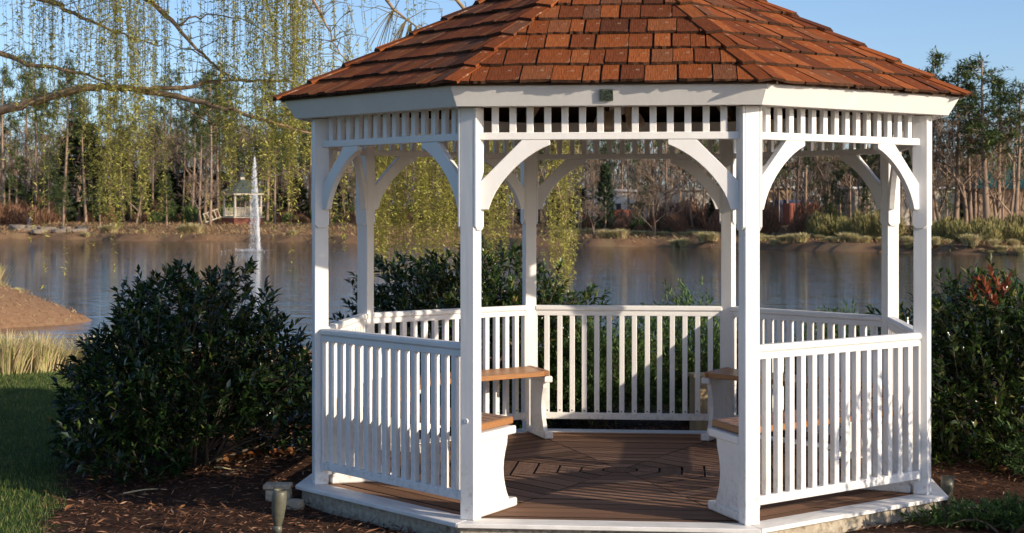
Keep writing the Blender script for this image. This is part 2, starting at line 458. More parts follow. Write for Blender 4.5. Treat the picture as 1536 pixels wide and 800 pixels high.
# posts with bracket plates and curved brackets
PW = .086
Z_FR0, Z_FR1, Z_HEAD = FLOOR + 2.06, FLOOR + 2.10, FLOOR + 2.238
post_me = cbox(PW, PW, Z_HEAD - FLOOR, .004, M['white'])
# plate outline with clipped lower corners, in (y, z); thickness along x
pl_h0, pl_h1, pw2, clip = FLOOR + 1.57, Z_HEAD - .002, .044, .02
plate_poly = [(-pw2 + clip, pl_h0), (pw2 - clip, pl_h0), (pw2, pl_h0 + clip), (pw2, pl_h1), (-pw2, pl_h1), (-pw2, pl_h0 + clip)]
def side_prism(poly, x0, x1, mat, name, c=0):
    me = prism(poly, x0, x1, mat, name, c)
    for v in me.vertices: v.co = Vector((v.co.z, v.co.x, v.co.y))
    me.update(); return me
def flip(me):
    m2 = me.copy()
    for v in m2.vertices: v.co.x = -v.co.x
    m2.flip_normals(); m2.update(); return m2
plate_r = side_prism(plate_poly, 0, .014, M['white'], 'bracket_plate', .002); plate_l = flip(plate_r)
# bracket outline in (x from plate, z below the frieze rail)
arc = []
P0, P1, P2, P3 = (.378, -.026), (.245, -.075), (.085, -.215), (.042, -.377)
for i in range(11):
    t = i / 10
    arc.append(tuple((1 - t) ** 3 * P0[k] + 3 * (1 - t) ** 2 * t * P1[k] + 3 * (1 - t) * t * t * P2[k] + t ** 3 * P3[k] for k in range(2)))
br_poly = [(.0, -.377), (.0, -.225), (.225, 0.0), (.378, 0.0)] + arc
def bracket_mesh():
    v = [(p[0], -.019, p[1]) for p in br_poly] + [(p[0], .019, p[1]) for p in br_poly]
    n = len(br_poly)
    bm = bmesh.new(); bv = [bm.verts.new(q) for q in v]
    bm.faces.new(bv[:n]); bm.faces.new(list(reversed(bv[n:])))
    for i in range(n): bm.faces.new([bv[(i + 1) % n], bv[i], bv[n + i], bv[n + (i + 1) % n]])
    bmesh.ops.recalc_face_normals(bm, faces=bm.faces)
    sharp = [e for e in bm.edges if e.calc_face_angle(0) > .6]
    bmesh.ops.bevel(bm, geom=sharp, offset=.0025, segments=1, affect='EDGES')
    me = bpy.data.meshes.new('bracket'); bm.to_mesh(me); bm.free(); me.materials.append(M['white']); return me
br_me = bracket_mesh(); br_fl = flip(br_me)
HALF = RP * math.sin(R_(22.5))
PEDGE = HALF - PW / 2 / C225 * 1.0          # where the clear span ends at the post
for k in range(8):
    a = -22.5 + 45 * k
    x, y = rad(a, RP)
    p = ob('post', post_me, gaz, (x, y, (FLOOR + Z_HEAD) / 2 + .001), rz=R_(a))
    p.matrix_parent_inverse = Matrix()
    # plates and brackets on the two sides, in gazebo coordinates -> post local
    for side in (1, -1):
        pm = plate_r if side > 0 else plate_l
        ob('bracket_plate', pm, p, (side * PW / 2, 0, -((FLOOR + Z_HEAD) / 2 + .001)))
        mid = a + side * 22.5
        # bracket runs along the panel line towards the middle
        dirx = 1 if side > 0 else -1
        bx = -dirx * (PEDGE - .008)
        nx_, ny_ = math.cos(R_(mid)), math.sin(R_(mid))
        ox, oy = rad(mid, AP)
        wx_, wy_ = ox + nx_ * bx, oy + ny_ * bx
        # to post-local
        dx, dy = wx_ - x, wy_ - y
        ca_, sa_ = math.cos(R_(-a)), math.sin(R_(-a))
        ob('bracket', br_me if side > 0 else br_fl, p, (ca_ * dx - sa_ * dy, sa_ * dx + ca_ * dy, Z_FR0 - .001 - ((FLOOR + Z_HEAD) / 2 + .001)), rz=R_(mid - a))
    if k == 0:
        s = ob('screw_cap', lathe([(.0, -.004), (.013, -.004), (.013, .002), (.010, .004), (.008, .0015), (.004, .0015), (.0035, .003), (0.0005, .003)], M['white'], 14, 'screw_cap'), p,
               (-.004, -PW / 2 - .002, FLOOR + .535 - ((FLOOR + Z_HEAD) / 2)), rot=(R_(90), 0, 0))
    if k == 2:
        ob('rail_bolt', lathe([(.0005, -.02), (.014, -.02), (.016, .012), (.012, .018), (.0005, .02)], M['white'], 12, 'rail_bolt'), p, (PW / 2 + .012, -.01, FLOOR + .925 - (FLOOR + Z_HEAD) / 2), rot=(0, R_(90), 0))

# railings (seven sides, the front is the entry) and friezes (eight sides)
SPAN = 2 * (PEDGE + .004)
cap_me = cbox(SPAN, .066, .040, .010, M['white'])
sub_me = cbox(SPAN - .03, .042, .036, .003, M['white'])
bot_me = cbox(SPAN - .03, .046, .048, .004, M['white'])
stile_me = cbox(.016, .046, .83, .003, M['white'])
bal_h0, bal_h1 = FLOOR + .135, FLOOR + .885
bal_me = cbox(.038, .038, bal_h1 - bal_h0, .003, M['white'])
frail_me = cbox(SPAN - .02, .044, Z_FR1 - Z_FR0, .003, M['white'])
slat_me = cbox(.037, .03, Z_HEAD - Z_FR1 + .01, .002, M['white'])
screw_me = lathe([(.0055, -.001), (.0055, .001), (.003, .0015)], M['dark'], 8, 'screw')
head_me = cbox(2 * HALF - .01, .10, .095, .004, M['white'])
for k in range(8):
    m = 45 * k
    A = R_(m)
    x, y = rad(m, AP)
    if k:
        r = ob('railing', cap_me, gaz, (x, y, FLOOR + .935), rz=A)
        zr = FLOOR + .935
        ob('sub_rail', sub_me, r, (0, 0, FLOOR + .896 - zr))
        ob('bottom_rail', bot_me, r, (0, 0, FLOOR + .119 - zr))
        for i in range(14): ob('screw', screw_me, r, (.0945 * (i - 6.5) + random.uniform(-.004, .004), .0195, FLOOR + .16 + random.uniform(-.004, .006) - zr), rot=(R_(-90), 0, 0))
        for s in (-1, 1): ob('stile', stile_me, r, (s * (SPAN / 2 - .012), -.001, FLOOR + .495 - zr))
        for i in range(14):
            ob('baluster', bal_me, r, (.0945 * (i - 6.5) + random.uniform(-.002, .002), random.uniform(-.001, .001), (bal_h0 + bal_h1) / 2 - zr), rz=R_(random.uniform(-.8, .8)))
    f = ob('frieze', frail_me, gaz, (x, y, (Z_FR0 + Z_FR1) / 2), rz=A)
    for i in range(14):
        ob('slat', slat_me, f, (.0945 * (i - 6.5) + random.uniform(-.002, .002), 0, (Z_HEAD + Z_FR1) / 2 - (Z_FR0 + Z_FR1) / 2), rz=0)
    ob('header_beam', head_me, f, (0, .004, Z_HEAD + .05 - (Z_FR0 + Z_FR1) / 2))

# eave: sloped fascia boards and soffit
EZ0, EZ1 = FLOOR + 2.236, FLOOR + 2.345
def fascia_mesh():
    b0, b1, t = 2.115 * C225, 2.185 * C225, .022
    g = .0008
    prof = [(b0, EZ0), (b1, EZ1), (b1 - t, EZ1), (b0 - t, EZ0)]
    v = []
    for s in (-1, 1):
        for (a, z) in prof: v.append((s * (a * T225 - g), -a, z))
    f = [(0, 1, 2, 3), (7, 6, 5, 4)] + [(i, 4 + i, 4 + (i + 1) % 4, (i + 1) % 4) for i in range(4)]
    return mk('fascia', v, f, M['white'])
fas_me = fascia_mesh()
a0, a1 = 1.78, 2.115 * C225 - .023
sof_me = prism([(-a1 * T225 + .002, -a1), (a1 * T225 - .002, -a1), (a0 * T225 - .002, -a0), (-a0 * T225 + .002, -a0)], EZ0 + .004, EZ0 + .016, M['white'], 'soffit')
# roof
REV, ZEV, ZAP = 2.20, FLOOR + 2.352, FLOOR + 3.43       # eave corner radius, eave and apex heights of the boarding
aev = REV * C225
slope_len = math.hypot(aev, ZAP - ZEV)
pit = math.atan2(ZAP - ZEV, aev)
rv = [(x, y, ZEV) for x, y in octo(REV)] + [(0, 0, ZAP)] + [(x, y, ZEV - .012) for x, y in octo(REV)] + [(0, 0, ZAP - .03)]
rf = [(i, (i + 1) % 8, 8) for i in range(8)] + [(9 + (i + 1) % 8, 9 + i, 17) for i in range(8)] + [(9 + i, 9 + (i + 1) % 8, (i + 1) % 8, i) for i in range(8)]
roof = ob('roof', mk('roof_boarding', rv, rf, M['roofwood']), gaz)
for k in range(8):
    fa = ob('fascia', fas_me, roof, rz=R_(45 * k))
    ob('soffit', sof_me, roof, rz=R_(45 * k))
pq = ob('plaque', cbox(.07, .012, .066, .002, M['plaque']), roof, (.0 - .005, -2.165 * C225 + .012, FLOOR + 2.288), rot=(R_(31), 0, 0))
pq.location.y = -(2.150 * C225) - .005
for k in range(8):                                       # hip and common rafters under the boarding
    a = -22.5 + 45 * k
    for (aa, r0, th_) in ((a, REV - .12, .05), (a + 22.5, aev - .1, .04)):
        L = math.hypot(r0, (ZAP - ZEV) * r0 / (REV if th_ == .05 else aev))
        pr = math.atan2(ZAP - ZEV, REV if th_ == .05 else aev)
        mx = r0 / 2
        zc = ZAP - (ZAP - ZEV) * (mx / (REV if th_ == .05 else aev)) - .075
        x, y = rad(aa, mx)
        ob('rafter', cbox(th_, L, .08, .002, M['tan']), roof, (x, y, zc), rot=(pr, 0, R_(aa)))

def clip_poly(poly, nx, ny, c):
    out = []
    for i in range(len(poly)):
        p, q = poly[i], poly[(i + 1) % len(poly)]
        dp, dq = nx * p[0] + ny * p[1] - c, nx * q[0] + ny * q[1] - c
        if dp <= 0: out.append(p)
        if (dp < 0 < dq) or (dq < 0 < dp):
            t = dp / (dp - dq); out.append((p[0] + t * (q[0] - p[0]), p[1] + t * (q[1] - p[1])))
    return out
EXPO = .222
ROWS = 10
def shingle_poly(u0, u1, v0, v1):
    half0 = aev * T225 + .03 * T225
    k = aev * T225 / slope_len
    poly = [(u0 + (u1 - u0) * q_ / 4, v0 + random.uniform(-.0045, .0045)) for q_ in range(5)] + [(u1, v1), (u0, v1)]
    inv = 1 / math.hypot(1, k)
    hw = aev * T225 + .004
    poly = clip_poly(poly, 1, k, hw); poly = clip_poly(poly, -1, k, hw) if len(poly) > 2 else poly
    poly = clip_poly(poly, 0, 1, slope_len - .02) if len(poly) > 2 else poly
    return poly if len(poly) > 2 else None
def shingle_geo(poly, v0, butt, lift):
    n = len(poly); vt, vb = [], []
    for (u, v) in poly:
        s = min(max((v - v0) / .31, 0), 1)
        vb.append((u, v, lift * (1 - s) + .002)); vt.append((u, v, lift * (1 - s) + .002 + butt * (1 - s) + .003))
    V = vb + vt
    F = [tuple(range(n - 1, -1, -1)), tuple(range(n, 2 * n))] + [(i, (i + 1) % n, n + (i + 1) % n, n + i) for i in range(n)]
    return V, F
rest = []
for k in (0, 1, 7, 2, 6, 3, 4, 5):
    A = R_(45 * k)
    n_o = Vector((math.sin(A), -math.cos(A), 0)); ux = Vector((math.cos(A), math.sin(A), 0))
    vdir = (-n_o * math.cos(pit) + Vector((0, 0, 1)) * math.sin(pit)); nrm = ux.cross(vdir)
    mat4 = Matrix((ux, vdir, nrm)).transposed().to_4x4()
    org = n_o * aev + Vector((0, 0, ZEV))
    for r_ in range(ROWS):
        v0 = r_ * EXPO - .028 if r_ == 0 else r_ * EXPO - .02
        hw = aev * T225 * (1 - max(v0, 0) / slope_len) + .02
        u = -hw - random.uniform(0, .05)
        while u < hw:
            w = random.choice((.085, .10, .115, .125, .14, .165, .18))
            vv = v0 + random.uniform(-.007, .007)
            g_ = random.choice((.004, .006, .009, .013))
            poly = shingle_poly(u, u + w - g_, vv, vv + .31)
            u += w
            if not poly: continue
            if abs(sum(poly[i][0] * poly[(i + 1) % len(poly)][1] - poly[(i + 1) % len(poly)][0] * poly[i][1] for i in range(len(poly)))) < .006: continue
            cu = sum(p[0] for p in poly) / len(poly); cv = sum(p[1] for p in poly) / len(poly)
            SV, SF = shingle_geo(poly, vv, random.uniform(.009, .016), random.uniform(.009, .013))
            tilt = random.uniform(-.025, .025)
            SV = [(x - cu, y - cv, z + (x - cu) * tilt) for x, y, z in SV]
            loc = org + ux * cu + vdir * cv
            if (k in (0, 1, 7)) or (k in (2, 6) and r_ < 6 and False):
                sm = mk('shingle', SV, SF, M['shingle']); sm.materials.append(M['endgrain'])
                for pl_ in sm.polygons: pl_.material_index = 0 if pl_.index < 2 else 1
                o = ob('shingle', sm, roof)
                o.matrix_local = Matrix.Translation(loc) @ mat4
            else:
                rest.append(([Matrix.Translation(loc) @ mat4 @ Vector(p) for p in SV], SF))
RV, RF = [], []
for SV, SF in rest:
    b = len(RV); RV += [tuple(p) for p in SV]; RF += [tuple(b + i for i in f) for f in SF]
tag(ob('shingle', mk('shingle_rest', RV, RF, M['shingle']), roof), kind='stuff')
# hip caps: two boards meeting on the hip, one pair per course
hip_len = math.hypot(REV, ZAP - ZEV); hp_ = math.atan2(ZAP - ZEV, REV)
dih = math.asin(min(1, math.cos(pit) * 0 + math.sin(pit) * math.sin(R_(22.5)) / 1.0))   # fall of each side away from the hip
for k in range(8):
    a = R_(-22.5 + 45 * k)
    n_o = Vector((math.sin(a), -math.cos(a), 0)); ux = Vector((math.cos(a), math.sin(a), 0))
    vd = -n_o * math.cos(hp_) + Vector((0, 0, math.sin(hp_))); nr = ux.cross(vd)
    mt = Matrix((ux, vd, nr)).transposed().to_4x4()
    org = n_o * REV + Vector((0, 0, ZEV))
    for r_ in range(ROWS):
        t0 = (r_ * EXPO - .035) / slope_len * hip_len
        ln = .30
        for s in (-1, 1):
            w = .080 + random.uniform(-.014, .014); th_ = random.uniform(.013, .018)
            fall = math.tan(dih)
            h0, h1 = .021 + (.004 if s * (-1) ** r_ > 0 else 0), .012
            v = []
            for (yy, hh, tt) in ((t0, h0, th_), (t0 + ln, h1, .004)):
                v += [(0 if s > 0 else 0, yy, hh), (s * w, yy, hh - w * fall), (s * w, yy, hh - w * fall + tt), (0, yy, hh + tt)]
            v = [(x, y - t0 - .15, z) for x, y, z in v]
            f = [(0, 1, 2, 3), (7, 6, 5, 4), (0, 4, 5, 1), (1, 5, 6, 2), (2, 6, 7, 3), (3, 7, 4, 0)]
            if s < 0: f = [tuple(reversed(q)) for q in f]
            sm = mk('hip_shingle', v, f, M['shingle']); sm.materials.append(M['endgrain']); sm.polygons[0].material_index = 1
            o = ob('hip_shingle', sm, roof)
            o.matrix_local = Matrix.Translation(org + vd * (t0 + .15)) @ mt
cap = ob('roof_cap', lathe([(.14, -.06), (.13, .02), (.05, .06), (.035, .10), (.06, .14), (.055, .19), (.02, .24), (.001, .30)], M['shingle'], 8, 'roof_cap', False), roof, (0, 0, ZAP + .03), rz=R_(22.5))

# ------------------------------------------------------------------ benches
def seat_pt(a_side, ap, along): pass
def make_bench(sides, label):
    b = thing('bench', label, 'bench', (GX, GY, FLOOR), TH, None)
    nb, i0, i1 = 5, 1.355, 1.745
    w = (i1 - i0) / nb
    order = sorted(sides)
    for m in order:
        for i in range(nb):
            a0, a1 = i0 + i * w, i0 + (i + 1) * w - .008
            e0 = .045 if m == order[0] else .002           # room for the end boards
            e1 = .045 if m == order[-1] else .002
            cyy = -(a0 + a1) / 2
            poly = [(-a1 * T225 + e0, -a1 - cyy), (a1 * T225 - e1, -a1 - cyy), (a0 * T225 - e1, -a0 - cyy), (-a0 * T225 + e0, -a0 - cyy)]
            me = prism(poly, -.018, .018, M['bench'], 'seat_slat', .003)
            A = R_(m)
            ob('seat_slat', me, b, (-math.sin(A) * cyy, math.cos(A) * cyy, .482), rz=A)
    ends = [order[0] - 22.5] + [m + 22.5 for m in order]
    for j, a in enumerate(ends):
        A = R_(a)
        s_poly = []
        zz = np.linspace(.05, .412, 9)
        inner = [1.565 + .05 * math.sin(math.pi * min(1, max(0, (z - .07) / .31))) ** 1.0 for z in zz]
        inner[0] = 1.55
        pts = [(1.885, .05)] + [(1.885, .412)] + [(r, z) for r, z in zip(inner[::-1], zz[::-1])]
        # local frame: x across, y = -radius
        n = len(pts)
        v = [(-.015, -r, z) for r, z in pts] + [(.015, -r, z) for r, z in pts]
        f = [tuple(range(n)), tuple(range(2 * n - 1, n - 1, -1))] + [(i, n + i, n + (i + 1) % n, (i + 1) % n) for i in range(n)]
        me = mk('bench_support', v, f, M['white'])
        bm = bmesh.new(); bm.from_mesh(me); bmesh.ops.recalc_face_normals(bm, faces=bm.faces); bm.to_mesh(me); bm.free()
        sp = ob('support', me, b, rz=A)
        ob('foot_block', cbox(.07, .415, .05, .008, M['white']), sp, (0, -1.6895, .0255))
        ob('cap_block', cbox(.065, .40, .045, .006, M['white']), sp, (0, -1.692, .4355))
        if j in (0, len(ends) - 1):
            s = 1 if j == 0 else -1
            ob('end_board', cbox(.042, .43, .040, .006, M['bench']), b, (rad(a, 1.680)[0] + s * .021 * math.cos(A), rad(a, 1.680)[1] + s * .021 * math.sin(A), .483), rz=A)
    return b
make_bench((-45, -90, -135), 'wooden slat bench with white supports wrapping the gazebo side near the large dark laurel')
make_bench((45, 90, 135), 'wooden slat bench with white supports wrapping the gazebo side near the red-tipped shrub')

# ------------------------------------------------------------------ ceiling fan
fan = thing('ceiling_fan', 'pale ceiling fan with glass lamp shades hanging under the gazebo roof', 'ceiling fan', (GX - .02, GY, FLOOR + 2.36), TH)
ob('motor', lathe([(.02, .0), (.10, .02), (.13, .06), (.13, .12), (.10, .15), (.02, .17)], M['white'], 18, 'motor'), fan)
ob('downrod', lathe([(.013, .16), (.013, 1.0)], M['white'], 8, 'downrod'), fan)
for i in range(5):
    a = i * 2 * math.pi / 5 + .5
    poly = [(.14, -.045), (.30, -.062), (.55, -.066), (.60, -.045), (.62, 0), (.60, .045), (.55, .066), (.30, .062), (.14, .045)]
    ob('fan_blade', prism(poly, -.004, .004, M['cream'], 'fan_blade'), fan, (0, 0, .07), rot=(R_(9), 0, a))
ob('light_hub', lathe([(.02, -.07), (.05, -.06), (.05, -.01), (.03, .005)], M['white'], 14, 'light_hub'), fan)
for i in range(3):
    a = i * 2 * math.pi / 3 + .35
    ob('lamp_shade', lathe([(.055, -.11), (.06, -.07), (.052, -.03), (.03, .0), (.012, .012)], M['glass'], 14, 'lamp_shade'), fan,
       (.10 * math.cos(a), .10 * math.sin(a), -.05), rot=(R_(20) * math.sin(a), -R_(20) * math.cos(a), 0))

# ------------------------------------------------------------------ small things by the gazebo
def uplight(x, y, h, tilt, label):
    t = thing('garden_uplight', label, 'garden light', (x, y, gz(x, y) - (.09 if h < .15 else 0)), 0.3)
    ob('stake', lathe([(.010, -.06), (.012, .05), (.020, .055), (.026, .07), (.024, .09), (.014, .10)], M['bronze'], 12, 'stake'), t)
    ob('lamp_body', lathe([(.014, .0), (.024, .012), (.032, .05), (.039, .11), (.0405, .17), (.038, h - .015), (.033, h), (.030, h - .01), (.028, h - .04), (.001, h - .045)], M['bronze'], 20, 'lamp_body'), t, (0, 0, .092), rot=tilt)
    return t
p = pix(419, 800, 9.05)
uplight(p.x, 8.98, .20, (R_(4), R_(3), 0), 'green-bronze bullet garden uplight standing in mulch by white blocks')
uplight(2.655, 10.22, .13, (R_(-3), R_(4), 0), 'grey bullet garden uplight at gazebo foundation corner by the juniper')

wb = thing('painted_block', 'long white painted block lying at the gazebo foundation corner', 'block', (-1.43, 10.22, gz(-1.43, 10.22)), R_(-3))
ob('slab', cbox(.165, .11, .032, .006, M['stucco']), wb, (0, 0, .088))
ob('brick', cbox(.15, .09, .10, .008, M['stucco']), wb, (.005, .004, .021))
def rock_mesh(seed, mat, sub=2, amp=.25):
    bm = bmesh.new(); bmesh.ops.create_icosphere(bm, subdivisions=sub, radius=1)
    r = random.Random(seed)
    ph = [r.uniform(0, 6.28) for _ in range(6)]
    for v in bm.verts:
        c = v.co
        k = 1 + amp * (math.sin(2.1 * c.x + ph[0]) * math.sin(1.9 * c.y + ph[1]) + .6 * math.sin(3.7 * c.z + ph[2]) * math.sin(3.1 * c.x + ph[3]))
        c = c * k
        v.co = Vector((max(-.8, min(.8, c.x)), max(-.8, min(.8, c.y)), max(-.7, min(.62, c.z))))
    me = bpy.data.meshes.new('rock'); bm.to_mesh(me); bm.free(); me.materials.append(mat); return me
tag(ob('edging_stone', rock_mesh(3, M['stucco'], 2, .2), None, (-1.30, 10.02, gz(-1.30, 10.02) + .03), R_(-20), scale=(.07, .05, .05)), 'small chipped white stone under the gazebo trim corner', 'stone')

ub = thing('utility_box', 'tan wooden utility box behind the back railing', 'box', (1.47, 12.95, gz(1.47, 12.95)), R_(8))
ob('case', cbox(.16, .16, .50, .006, M['greybox']), ub, (0, 0, .24))
ob('lid', cbox(.19, .19, .03, .006, M['greybox']), ub, (0, 0, .506))
ob('side_board', cbox(.03, .15, .30, .004, M['bench']), ub, (.098, 0, .33))

# ------------------------------------------------------------------ shrubs
def lump(D, ph, amp=.16):
    return 1 + amp * (np.sin(3.1 * D[:, 0] + ph[0]) * np.sin(2.7 * D[:, 1] + ph[1]) + .8 * np.sin(5.3 * D[:, 2] + ph[2]) * np.sin(4.9 * D[:, 0] + ph[3]))

def shell(n, rx, ry, h, ph, amp, inner=.45, low=-.32):
    D = rng.normal(size=(n * 3, 3)); D /= np.linalg.norm(D, axis=1)[:, None]
    D = D[D[:, 2] > low][:n]
    r = (inner ** 2 + (1 - inner ** 2) * rng.random(len(D))) ** .5 * lump(D, ph, amp)
    z0 = .22 * h
    P = np.stack([D[:, 0] * rx * r, D[:, 1] * ry * r, z0 + D[:, 2] * (h - z0) * r], 1)
    P[:, 2] = np.maximum(P[:, 2], .05)
    return P, D, r

def stems_into(g, P, n, rad0=.014):
    idx = rng.choice(len(P), n, replace=False)
    for i in idx:
        e = P[i]; b = np.array([rng.normal(0, .08), rng.normal(0, .08), -.05])
        mid = b * .5 + e * .5 + np.array([0, 0, .12]) + rng.normal(0, .05, 3)
        t = np.linspace(0, 1, 6)[:, None]
        pts = (1 - t) ** 2 * b + 2 * (1 - t) * t * mid + t * t * e
        g.tube(pts, np.linspace(rad0, .003, 6), 5)

def leafy_shrub(name, label, cat, x, y, rx, ry, h, nshoot, nleaf, L, W, mat, group=None, red=0, amp=.16, cut=None):
    t = thing(name, label, cat, (x, y, gz(x, y)), 0, group)
    ph = rng.uniform(0, 6.28, 4)
    P, D, r = shell(nshoot, rx, ry, h, ph, amp)
    if cut is not None:
        kp = ~((P[:, 0] > cut[0]) & (P[:, 1] < .25) & (P[:, 2] < cut[1] + .3 * (P[:, 0] - cut[0]))); P, D, r = P[kp], D[kp], r[kp]
    sd = D * np.array([1, 1, .55]) + np.array([0, 0, .75]) + rng.normal(0, .28, D.shape)
    sd /= np.linalg.norm(sd, axis=1)[:, None]
    sl = rng.uniform(.09, .20, len(P))
    g = Geo(); gs = Geo(); gr = Geo()
    stems_into(gs, P, min(46, len(P)))
    bp, bd, isred = [], [], []
    for k in range(nleaf):
        f = (k + .5) / nleaf
        ang = k * 2.4 + rng.uniform(0, 6.28, len(P))
        a = np.cross(sd, np.array([0, 0, 1.])); a /= np.linalg.norm(a, axis=1)[:, None] + 1e-6
        b = np.cross(sd, a)
        out = a * np.cos(ang)[:, None] + b * np.sin(ang)[:, None]
        bp.append(P + sd * (sl * f)[:, None] - sd * .06)
        bd.append(out * (1.05 - .55 * f) + sd * (.35 + .7 * f) + rng.normal(0, .16, P.shape))
    n = len(P)
    BP, BD = np.concatenate(bp), np.concatenate(bd)
    LL = L * rng.uniform(.65, 1.15, len(BP))
    BP[:, 2] = np.maximum(BP[:, 2], .02)
    mask = np.zeros(len(BP), bool)
    if red:
        cand = np.argsort(np.sum((P - np.array([-.42, -.25, 1.36])) ** 2, 1))[:red * 2]
        pick = rng.choice(cand, red, replace=False)
        mask = np.isin(np.tile(np.arange(n), nleaf), pick)
        gr.leaves(BP[mask], BD[mask] + np.array([0, 0, .6]), LL[mask], W * .9, .2, droop=.05)
        ob('new_leaves', gr.mesh('new_leaves', M['redleaf']), t)
    g.leaves(BP[~mask], BD[~mask], LL[~mask], W * rng.uniform(.8, 1.15, (~mask).sum()), .22, droop=.12)
    # twig of each shoot
    for i in range(0, n, 2): gs.tube([P[i] - sd[i] * .16, P[i], P[i] + sd[i] * sl[i] * .8], [.004, .003, .002], 3)
    ob('stems', gs.mesh('stems', M['stem'], True), t)
    tag(ob('foliage', g.mesh('foliage', mat), t), kind='stuff')
    return t

leafy_shrub('laurel_shrub', 'large dark glossy evergreen shrub on mulch beside the gazebo and lawn', 'shrub', -2.30, 11.95, .99, .9, 1.40, 1600, 12, .090, .030, M['laurel'], amp=.13, cut=(.12, .22))
leafy_shrub('evergreen_shrub', 'tall leafy evergreen shrub behind the gazebo under the willow branches', 'shrub', -.40, 14.3, 1.2, .75, 1.54, 2100, 11, .085, .030, M['laurel2'])
leafy_shrub('photinia_shrub', 'big glossy green shrub with red new leaves beside the gazebo', 'shrub', 3.80, 12.2, 1.28, .95, 1.42, 2300, 12, .085, .029, M['laurel2'], red=7)
leafy_shrub('evergreen_shrub', 'rounded evergreen shrub in the mulch facing the dappled railing', 'shrub', 4.40, 8.45, .85, .85, 1.42, 520, 11, .09, .030, M['laurel2'])

def juniper(label, x, y, rx, ry, h, nspray, L=.22, low=-.05, group=None):
    t = thing('juniper_shrub', label, 'shrub', (x, y, gz(x, y)), 0, group)
    ph = rng.uniform(0, 6.28, 4)
    P, D, r = shell(nspray, rx, ry, h, ph, .2, .35, low)
    sd = D * np.array([1, 1, .5]) + np.array([0, 0, .35]) + rng.normal(0, .25, D.shape)
    sd /= np.linalg.norm(sd, axis=1)[:, None]
    g = Geo(); gs = Geo(); stems_into(gs, P, min(24, len(P)), .012)
    bp, bd = [], []
    for k in range(26):
        f = k / 26
        out = rng.normal(0, 1, P.shape)
        side = rng.normal(0, .30, (len(P), 3)) * (L * (1 - f) * .6)
        bp.append(P + sd * (f * L - L * .5) + side)
        bd.append(out * .55 + sd * 1.1)
    BP, BD = np.concatenate(bp), np.concatenate(bd)
    BP[:, 2] = np.maximum(BP[:, 2], .015)
    g.leaves(BP, BD, .048 * rng.uniform(.6, 1.3, len(BP)), .012, .15)
    ob('stems', gs.mesh('stems', M['stem'], True), t)
    tag(ob('foliage', g.mesh('foliage', M['juniper']), t), kind='stuff')
juniper('bushy green juniper behind the back railing next to the leafy evergreen', .70, 13.95, .66, .5, .98, 1000)
juniper('bushy green juniper behind the back railing next to the utility box', 1.58, 14.3, .66, .55, .98, 1000)
juniper('bushy green juniper behind the gazebo side bench and red-tipped shrub', 2.75, 14.3, .65, .5, .92, 700)
juniper('low spreading juniper in mulch at the gazebo foundation', 2.75, 9.32, .55, .22, .11, 170, .11)
juniper('feathery juniper sprays under the red-tipped shrub', 3.72, 11.0, .48, .4, .52, 110, .20)

# ------------------------------------------------------------------ ground litter, lawn, grasses
def chips(n, x0, x1, y0, y1, lo, hi, mat, keep=None, w=(.005, .013), zlift=.008):
    x = rng.uniform(x0, x1, n); y = rng.uniform(y0, y1, n)
    k = x > lawn_edge(y) + rng.normal(0, .07, n)
    inside = np.hypot(x - GX, y - GY) < 1.80
    k &= ~inside
    x, y = x[k], y[k]; n = len(x)
    P = np.stack([x, y, terrain(x, y) + rng.uniform(0.0, zlift * 2, n)], 1)
    a = rng.uniform(0, 6.28, n)
    D = np.stack([np.cos(a), np.sin(a), rng.normal(0, .22, n)], 1)
    g = Geo(); g.leaves(P, D, rng.uniform(lo, hi, n) * rng.uniform(.5, 1, n), rng.uniform(w[0], w[1], n), .3)
    return g
g = chips(26000, -4.2, 1.0, 8.0, 14.5, .03, .11, None)
g2 = chips(16000, 1.0, 6.0, 8.0, 15.0, .03, .11, None)
g.V += g2.V; off = g.n; g.F += [f + off for f in g2.F]; g.n += g2.n
tag(ob('mulch', g.mesh('mulch', M['mulch'])), 'reddish-brown bark and pine straw mulch around the gazebo', 'mulch', kind='stuff')
# twigs lying on the mulch
for i, (px, py, L, a) in enumerate(((225, 742, .34, .35), (200, 700, .22, 1.4), (345, 722, .22, -.1), (390, 675, .30, .12), (300, 690, .22, .5), (1380, 772, .2, .4), (680, 0, 0, 0))):
    if not L: continue
    d = EYE * FPX / (py - HOR); p = pix(px, py, d)
    gg = Geo(); t = np.linspace(-.5, .5, 6)
    pts = np.stack([t * L * math.cos(a), t * L * math.sin(a), .016 + .010 * np.cos(t * 5 + i)], 1)
    gg.tube(pts, np.linspace(.006, .0025, 6), 5)
    tag(ob('fallen_twig', gg.mesh('fallen_twig', M['straw'], True), None, (p.x, p.y, gz(p.x, p.y))), 'thin dry twig lying on the mulch bed', 'twig', 'twigs lying on the mulch')

